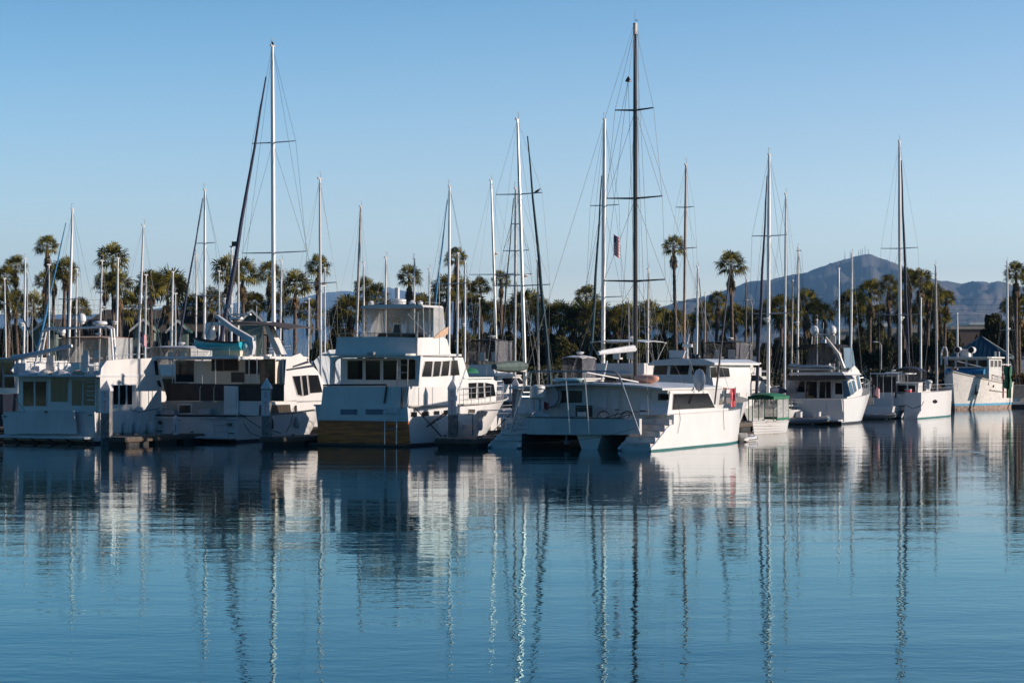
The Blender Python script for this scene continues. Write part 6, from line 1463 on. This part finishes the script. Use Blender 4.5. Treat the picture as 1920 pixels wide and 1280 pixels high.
# ================================================================ 7: white trawler, bow towards us
dB = dist(768); bow = Vector(((1786-960)/F*dB,dB,0)); th = TH+180+3; t = R_(th); Lt = 14.2
B = Fr('wooden_trawler','weathered white wooden trawler with rust-streaked hull and blue stripe, bow forward','trawler',o=bow-Vector((math.sin(t),math.cos(t),0))*Lt,th=th); bt = 5.7; xs = bt/2
zbow = H+(HZ-697)/F*dB; zst = B.X(1877,723,-xs)[1]
hm = hull_mb(Lt,bt,zst+.3,zbow,draft=.6,trake=-.05,brake=.10,wl=.90,stern=.82,p=2.7,t0=.3,flare=.45,zmid=zst+.35,stripe=.38,stripe2=.62,nst=22)
B.part('hull', hm, ['old','rust','deck','bluestr'])
mb = MB()
for s_ in (1,-1): mb.path([(s_*(w_+.03),y,z+.03) for (w_,y,z) in [r_[-1] for r_ in hm.rows]],.07,6)
B.part('cap_rail', mb, 'deck')
mb = MB()
for r_ in hm.rows[9:19]: pass
mb.path([(-(r_[-2][0])-.04,r_[-2][1],r_[-2][2]-.35) for r_ in hm.rows[3:15]],.06,6); B.part('rub_strake', mb, 'deck')
for i_ in (5,7,9,13):
    r_ = hm.rows[i_]; w_,y,z = r_[-2]; mb = MB(); mb.prism([(y+.14*math.cos(a),z+.1+.14*math.sin(a)) for a in [2*math.pi*k/10 for k in range(10)]],0,-w_-.07,-w_+.1); B.part('porthole', mb, 'glass')
r_ = hm.rows[18]; w_,y,z = r_[-3]; mb = MB(); mb.path([(-w_-.15,y,z+.9),(-w_-.12,y,z-.1)],.07); mb.path([(-w_-.25,y-.35,z+.15),(-w_-.2,y,z-.15),(-w_-.25,y+.4,z+.2)],.08); B.part('anchor', mb, 'blackp')
yh = Lt*.66; zd = zst+.3; zt = H+(HZ-670)/F*(dB+6); zw = H+(HZ-688)/F*(dB+6)
hx = 2.4; mb = MB(); mb.prism([(yh,zd-.2),(yh+.05,zt-.1),(yh-4.6,zt-.1),(yh-4.6,zd-.2)],0,-hx,hx); B.part('wheelhouse', mb, 'gel2')
mb = MB(); mb.box(-hx-.3,hx+.3,yh-5,yh+.45,zt-.1,zt+.06,.35); B.part('wheelhouse_roof', mb, 'gel')
for k in range(4):
    xa = -hx+.1+k*(2*hx-.2)/4; mb = MB(); mb.box(xa+.04,xa+(2*hx-.2)/4-.04,yh,yh+.09,zw-.05,zt-.2); f = B.part('window', mb, 'clean'); mb = MB(); mb.box(xa+.1,xa+(2*hx-.2)/4-.1,yh+.05,yh+.12,zw+.02,zt-.27); B.part('pane', mb, 'glass', f)
for k in range(3):
    y = yh-.4-k*1.4; mb = MB(); mb.box(-hx-.04,-hx,y-1.0,y,zw-.05,zt-.25); f = B.part('window', mb, 'clean'); mb = MB(); mb.box(-hx-.06,-hx-.02,y-.92,y-.08,zw+.02,zt-.32); B.part('pane', mb, 'glass', f)
mb = MB(); mb.prism([(yh+.14,zw-.1),(yh+.8,zw-.35),(yh+.9,zw-.75),(yh+.14,zw-.75)],0,-hx+.35,hx-.35); B.part('windscreen_cover', mb, 'blue')
mb = MB(); mb.box(-1.2,1.2,yh+.14,yh+1.7,zd-.1,zd+.45,.3); B.part('trunk_cabin', mb, 'gel2')
mb = MB(); mb.box(-1.9,1.9,.8,yh-4.6,zd-.1,zd+1.25); B.part('aft_cabin', mb, 'gel2')
for k in range(3): y = 1.2+k*1.1; mb = MB(); mb.box(-1.95,-1.9,y,y+.8,zd+.4,zd+1.05); f = B.part('window', mb, 'wood'); mb = MB(); mb.box(-1.97,-1.93,y+.07,y+.73,zd+.46,zd+.99); B.part('pane', mb, 'curt', f)
mb = MB(); mb.box(-2.15,2.15,.3,yh-4.5,zd+1.9,zd+2.0,.2); B.part('aft_awning', mb, 'gel')
mb = MB()
for y in (.4,1.8,3.2,4.4):
    for s_ in (-1,1): mb.box(s_*2.05-.05,s_*2.05+.05,y-.05,y+.05,zd,zd+1.9)
B.part('awning_post', mb, 'wood')
p = B.P(1796,656,yh-1); 
for px in (1796,1822):
    mb = MB(); p = B.P(px,656,yh-1); mb.tube((p[0],p[1]-.5,p[2]),(p[0],p[1]+.3,p[2]),.34,.36,12); mb.tube((p[0],p[1],zt),(p[0],p[1],p[2]),.06); s0 = B.part('searchlight', mb, 'gel'); mb = MB(); mb.tube((p[0],p[1]+.3,p[2]),(p[0],p[1]+.33,p[2]),.3,.3,12); B.part('lens', mb, 'glass', s0)
mb = MB(); p = B.P(1810,668,yh-1.6); mb.prism([(p[0]-.5,zt),(p[0]+.5,zt),(p[0]+.35,zt+.9),(p[0]-.35,zt+.9)],1,p[1]-.5,p[1]+.3); B.part('signal_box', mb, 'gel')
for px,lean in ((1765,7),(1776,-5)): mb = MB(); mb.path([B.P(px,684,yh+.5),B.P(px,660,yh+.3),B.P(px+lean*.6,650,yh)],.09,7); B.part('vent_pipe', mb, 'gel')
for px in (1866,1873): mb = MB(); mb.tube(B.P(px,683,2),B.P(px,659,2),.1,.1,8); B.part('exhaust_stack', mb, 'steel')
mb = MB(); mb.tube(B.P(1840,688,yh+.6),B.P(1795,677,yh+1.5),.05); B.part('boat_hook', mb, 'mastw')
mb = MB(); mb.tube((0,Lt-.5,zbow),(0,Lt-.5,zbow+.5),.15,.2,10); mb.tube((-.4,Lt-.5,zbow+.3),(.4,Lt-.5,zbow+.3),.12,.12,10); B.part('windlass', mb, 'rust')
mb = MB()
for s_ in (1,-1): pass
B.part('bow_rail', rail([p for p in sheer_pts(hm,-.15,0,1) if p[1] < Lt*.6 and p[1] > 4.5],.7,.03,2,1), 'wood'); B.part('bow_rail', rail([p for p in sheer_pts(hm,-.15,0,-1) if p[1] < Lt*.6 and p[1] > 4.5],.7,.03,2,1), 'wood')
mb = MB(); r_ = hm.rows[4]; w_,y,z = r_[-2]; mb.path([(-w_-.15,y,z+.3),(-w_-.1,y,.6),(-w_+.1,y+.2,-.1)],.05,5); B.part('mooring_line', mb, 'rope')

# ================================================================ right-hand dock, green-wrapped pile, main walkways
def slab(name, label, x0, x1, y0, y1, th, cat='floating dock', z1=.5, m='dockc'):
    e = empty(name, (x0,y0,0), -R_(th), label, cat, 'floating docks between the boats'); l = x1-x0
    mb = MB(); mb.box(0,l,0,y1-y0,z1-.14,z1,.05); mb.build('deck', m, e); mb = MB(); mb.box(.1,l-.1,.05,y1-y0-.05,-.3,z1-.14); mb.build('float','dockd',e); return e
p = W(1884,770,dist(769)+1); e = empty('dock',(p.x+.8,p.y+15,0),-R_(14),'pale concrete-sided dock at the right edge beyond the trawler','floating dock')
mb = MB(); mb.box(0,16,0,5,1.1,2.45); mb.build('sea_wall','conc',e); mb = MB(); mb.box(-.2,16,-1.6,0,.35,.62,.1); mb.build('deck','lgrey',e); mb = MB(); mb.box(0,16,-1.4,0,-.3,.34); mb.build('float','dockd',e)
mb = MB(); mb.box(1.2,1.9,-1.7,-1.6,.3,.95); mb.build('box','gel2',e)
p = W(1888,700,207); e = empty('green_cover',(p.x,p.y-.4,1.2),0,'bright green tarp wrapped round the rightmost mast foot at dock','tarp')
rows = [[(math.cos(a)*(.36+.12*math.sin(j*1.7+a*2)),math.sin(a)*.4,1.0+j*.38) for a in [2*math.pi*i/10 for i in range(11)]] for j in range(7)]
mb = MB(); mb.sheet(rows,.01,(1,0,0)); mb.build('cloth','canvasg',e,60); mb = MB(); mb.tube((0,0,0),(0,0,1.1),.14); mb.tube((.25,0,0),(.25,0,1.1),.1); mb.build('post','canvasg',e)
p = W(1881,692,207); e = empty('marker_post',(p.x,p.y,1.2),0,'red and white striped marker post beside the green tarp','marker post'); mb = MB(); mb.tube((0,0,0),(0,0,2.0),.09); mb.build('post','red',e); mb = MB(); mb.tube((0,0,1.0),(0,0,1.5),.1); mb.build('band','sign',e)
for i,(px,yw,L_) in enumerate([(150,793,0),(560,796,0)]): pass
e = slab('dock','main walkway dock behind the left-hand boats',-52,8,127,129.4,-0,'floating dock')
# van in the car park
p = W(1430,690,262); e = empty('van',(p.x,262,1.5),R_(8),'white van parked on shore, seen front-on beside the navy jib','van')
mb = MB(); mb.prism([(-1.05,.35),(1.05,.35),(1.05,1.5),(.9,2.5),(-.9,2.5),(-1.05,1.5)],1,0,5); mb.build('body','vanw',e); mb = MB(); mb.prism([(-.85,1.4),(.85,1.4),(.75,2.25),(-.75,2.25)],1,-.04,0); mb.build('windscreen','glass',e)
mb = MB(); mb.box(-.95,.95,-.15,0,.4,.7); mb.build('bumper','blackp',e)
for s_ in (-1,1):
    mb = MB(); mb.box(s_*.9-.12,s_*.9+.12,-.05,0,.8,1.05); mb.build('headlight','sign',e)
    for y in (.9,4.1): mb = MB(); mb.tube((s_*1.0-.1,y,.36),(s_*1.0+.1,y,.36),.36,.36,14); mb.build('wheel','blk',e)
# birds
def bird(p, label, rz=0):
    e = empty('bird',p,rz,label,'bird'); mb = MB(); n = 9; pts = [(-.30,0,.02),(-.18,0,.06),(-.05,0,.12),(.06,0,.17),(.13,0,.24),(.17,0,.29),(.22,0,.285),(.27,0,.275)]
    mb.path(pts,[.015,.03,.075,.085,.055,.045,.03,.006],8); mb.build('body','bird',e,60); mb = MB(); mb.tube((0,.03,.0),(0,.03,.08),.008); mb.tube((.02,-.03,.0),(.02,-.03,.08),.008); mb.build('legs','orange',e)
bird(W(1007,362.5,136),'small dark bird perched on the upper spreader of the raking mast'); bird(W(511,86,130),'small dark bird on the head of the tallest left mast',2)
# the shore behind the camera: park bank and its dark tree line
mb = MB(); mb.add([(-3000,-14,1.2),(3000,-14,1.2),(3000,-26,2.6),(-3000,-26,2.6),(3000,-3000,3.2),(-3000,-3000,3.2),(-3000,-12,-.8),(3000,-12,-.8)],[(1,0,3,2),(2,3,5,4),(7,6,0,1)]); tag(mb.build('park_bank','soil'),kind='structure')
mb = MB(); rg = random.Random(3)
for k in range(9000):
    x = rg.uniform(-330,330); h = 13+6*noise.noise(Vector((x*.06,1,0)))+3*noise.noise(Vector((x*.25,2,0))); p = Vector((x,-62-rg.random()*10,2.6+h*rg.random()**.8)); q = Vector((rg.gauss(0,.3),1,rg.gauss(0,.3))).normalized(); u = q.orthogonal().normalized()*rg.uniform(.5,1.1); w_ = q.cross(u); mb.add([p-u,p+w_,p+u,p-w_],[(0,1,2,3)])
tag(mb.build('woods','leafd',ang=180),kind='stuff')

# dock clutter: power pedestals, dock boxes
k = 0
for px,yw,off,lb in [(216,835.5,5,'left'),(510,835.5,6,'middle'),(852,839,5,'right')]:
    d = dist(yw); o = Vector(((px-960)/F*d,d,.48)); t = R_(TH); D = Vector((math.sin(t),math.cos(t),0)); Rv = Vector((math.cos(t),-math.sin(t),0))
    e = empty('power_pedestal', o+D*off+Rv*.4, -t, {'left':'white power pedestal on the dock finger by the houseboat','middle':'white power pedestal on the dock finger by the trawler','right':'white power pedestal on the wide dock finger by flybridge yacht'}[lb], 'power pedestal', 'power pedestals on the docks')
    mb = MB(); mb.box(-.12,.12,-.12,.12,0,.95,.03); mb.build('post','sign',e); mb = MB(); mb.add([(-.15,-.15,.95),(.15,-.15,.95),(.15,.15,.95),(-.15,.15,.95),(0,0,1.12)],[(0,3,2,1),(0,1,4),(1,2,4),(2,3,4),(3,0,4)]); mb.build('cap','lgrey',e)
    mb = MB(); mb.path([(.1,-.13,.6),(.2,-.3,.2),(.1,-.7,.03),(-.3,-.9,.03),(-.5,-.6,.03)],.02,5); mb.build('power_cord','orange' if lb == 'middle' else 'blk',e)
    e = empty('dock_box', o+D*(off+3.2), -t, {'left':'low white dock box beside the houseboat','middle':'low white dock box beside the trawler hull','right':'low white dock box beside the flybridge yacht hull'}[lb], 'dock box', 'dock boxes')
    mb = MB(); mb.prism([(-.55,0),(.55,0),(.5,.5),(-.5,.5)],1,-.3,.3); mb.build('box','gel2',e); mb = MB(); mb.box(-.54,.54,-.33,.33,.5,.57,.08); mb.build('lid','gel',e)
for B_,s_,ys in ((TRAWL,-1,(2.5,5,7.5)),(TRAWL,1,(3.2,6)),(FLY,-1,(2,5)),(FLY,1,(5.5,8)),(CAT,-1,(4,7))):
    for y in ys: fender(B_.e,(s_*(B_.b/2+.17),y,1.35),.15,.7,'lgrey' if y > 5 else 'darkhull')
for B_,a,c in ((TRAWL,(TRAWL.b/2-.1,.2,1.7),(TRAWL.b/2+1.5,2.2,.5)),(TRAWL,(TRAWL.b/2,6,2.0),(TRAWL.b/2+1.2,3.2,.5)),(CAT,(-CAT.b/2+.3,2.2,1.8),(-CAT.b/2-.9,.4,.5)),(CAT,(-CAT.b/2+.2,8,1.9),(-CAT.b/2-.9,5,.5))):
    mb = MB(); a = Vector(a); c = Vector(c); mb.path([a,a.lerp(c,.5)+Vector((0,0,-.25)),c],.022,5); B_.part('mooring_line', mb, 'rope')

for B_,pts,mm,r_ in ((None,0,0,0),): pass
def lump(B_, p, r, m, name='folded_canvas', seed=0):
    g = random.Random(seed); mb = MB(); n = 9; vs = []; fs = []
    for j in range(6):
        for i in range(n): a = 2*math.pi*i/n; k = math.cos(j/5*1.5)*(1+g.uniform(-.15,.15)); vs.append((p[0]+r[0]*k*math.cos(a),p[1]+r[1]*k*math.sin(a),p[2]+r[2]*math.sin(j/5*1.5)))
    for j in range(5):
        for i in range(n): fs.append((j*n+i,j*n+(i+1)%n,(j+1)*n+(i+1)%n,(j+1)*n+i))
    fs.append(tuple(range(5*n,6*n))); fs.append(tuple(range(n))[::-1]); mb.add(vs,fs); B_.part(name, mb, m, ang=20)
for k,(x,y,rx,mm) in enumerate([(-2.1,.9,.8,'lgrey'),(-.9,.8,.55,'cream'),(.2,.9,.6,'seat'),(1.3,1.0,.4,'tan')]): lump(HB,(x,y,HZR),(rx,.35,.3),mm,'folded_canvas',k)
for px in (62,150): mb = MB(); mb.tube(HB.P(px,700,5),HB.P(px-2,560,5),.018,.008,5); HB.part('whip_antenna', mb, 'clean')
mb = MB(); mb.path([(CAT.b/2-1.2+.25*math.cos(a/5*math.pi),1.9+.25*math.sin(a/5*math.pi),2.0+.002*a) for a in range(30)],.022,5); CAT.part('rope_coil', mb, 'rope')
mb = MB(); mb.box(-2.6,-1.0,3.6,4.9,zroof_cat+.03,zroof_cat+.08); mb.box(-.6,1.0,3.6,4.9,zroof_cat+.05,zroof_cat+.10); CAT.part('solar_panel', mb, 'darkhull')
for i_,y_ in enumerate((3.2,5.2)): mb = MB(); mb.box(.9,1.5,y_,y_+.6,TR_Z+.01,TR_Z+.14,.06); TRAWL.part('roof_hatch', mb, 'lgrey')
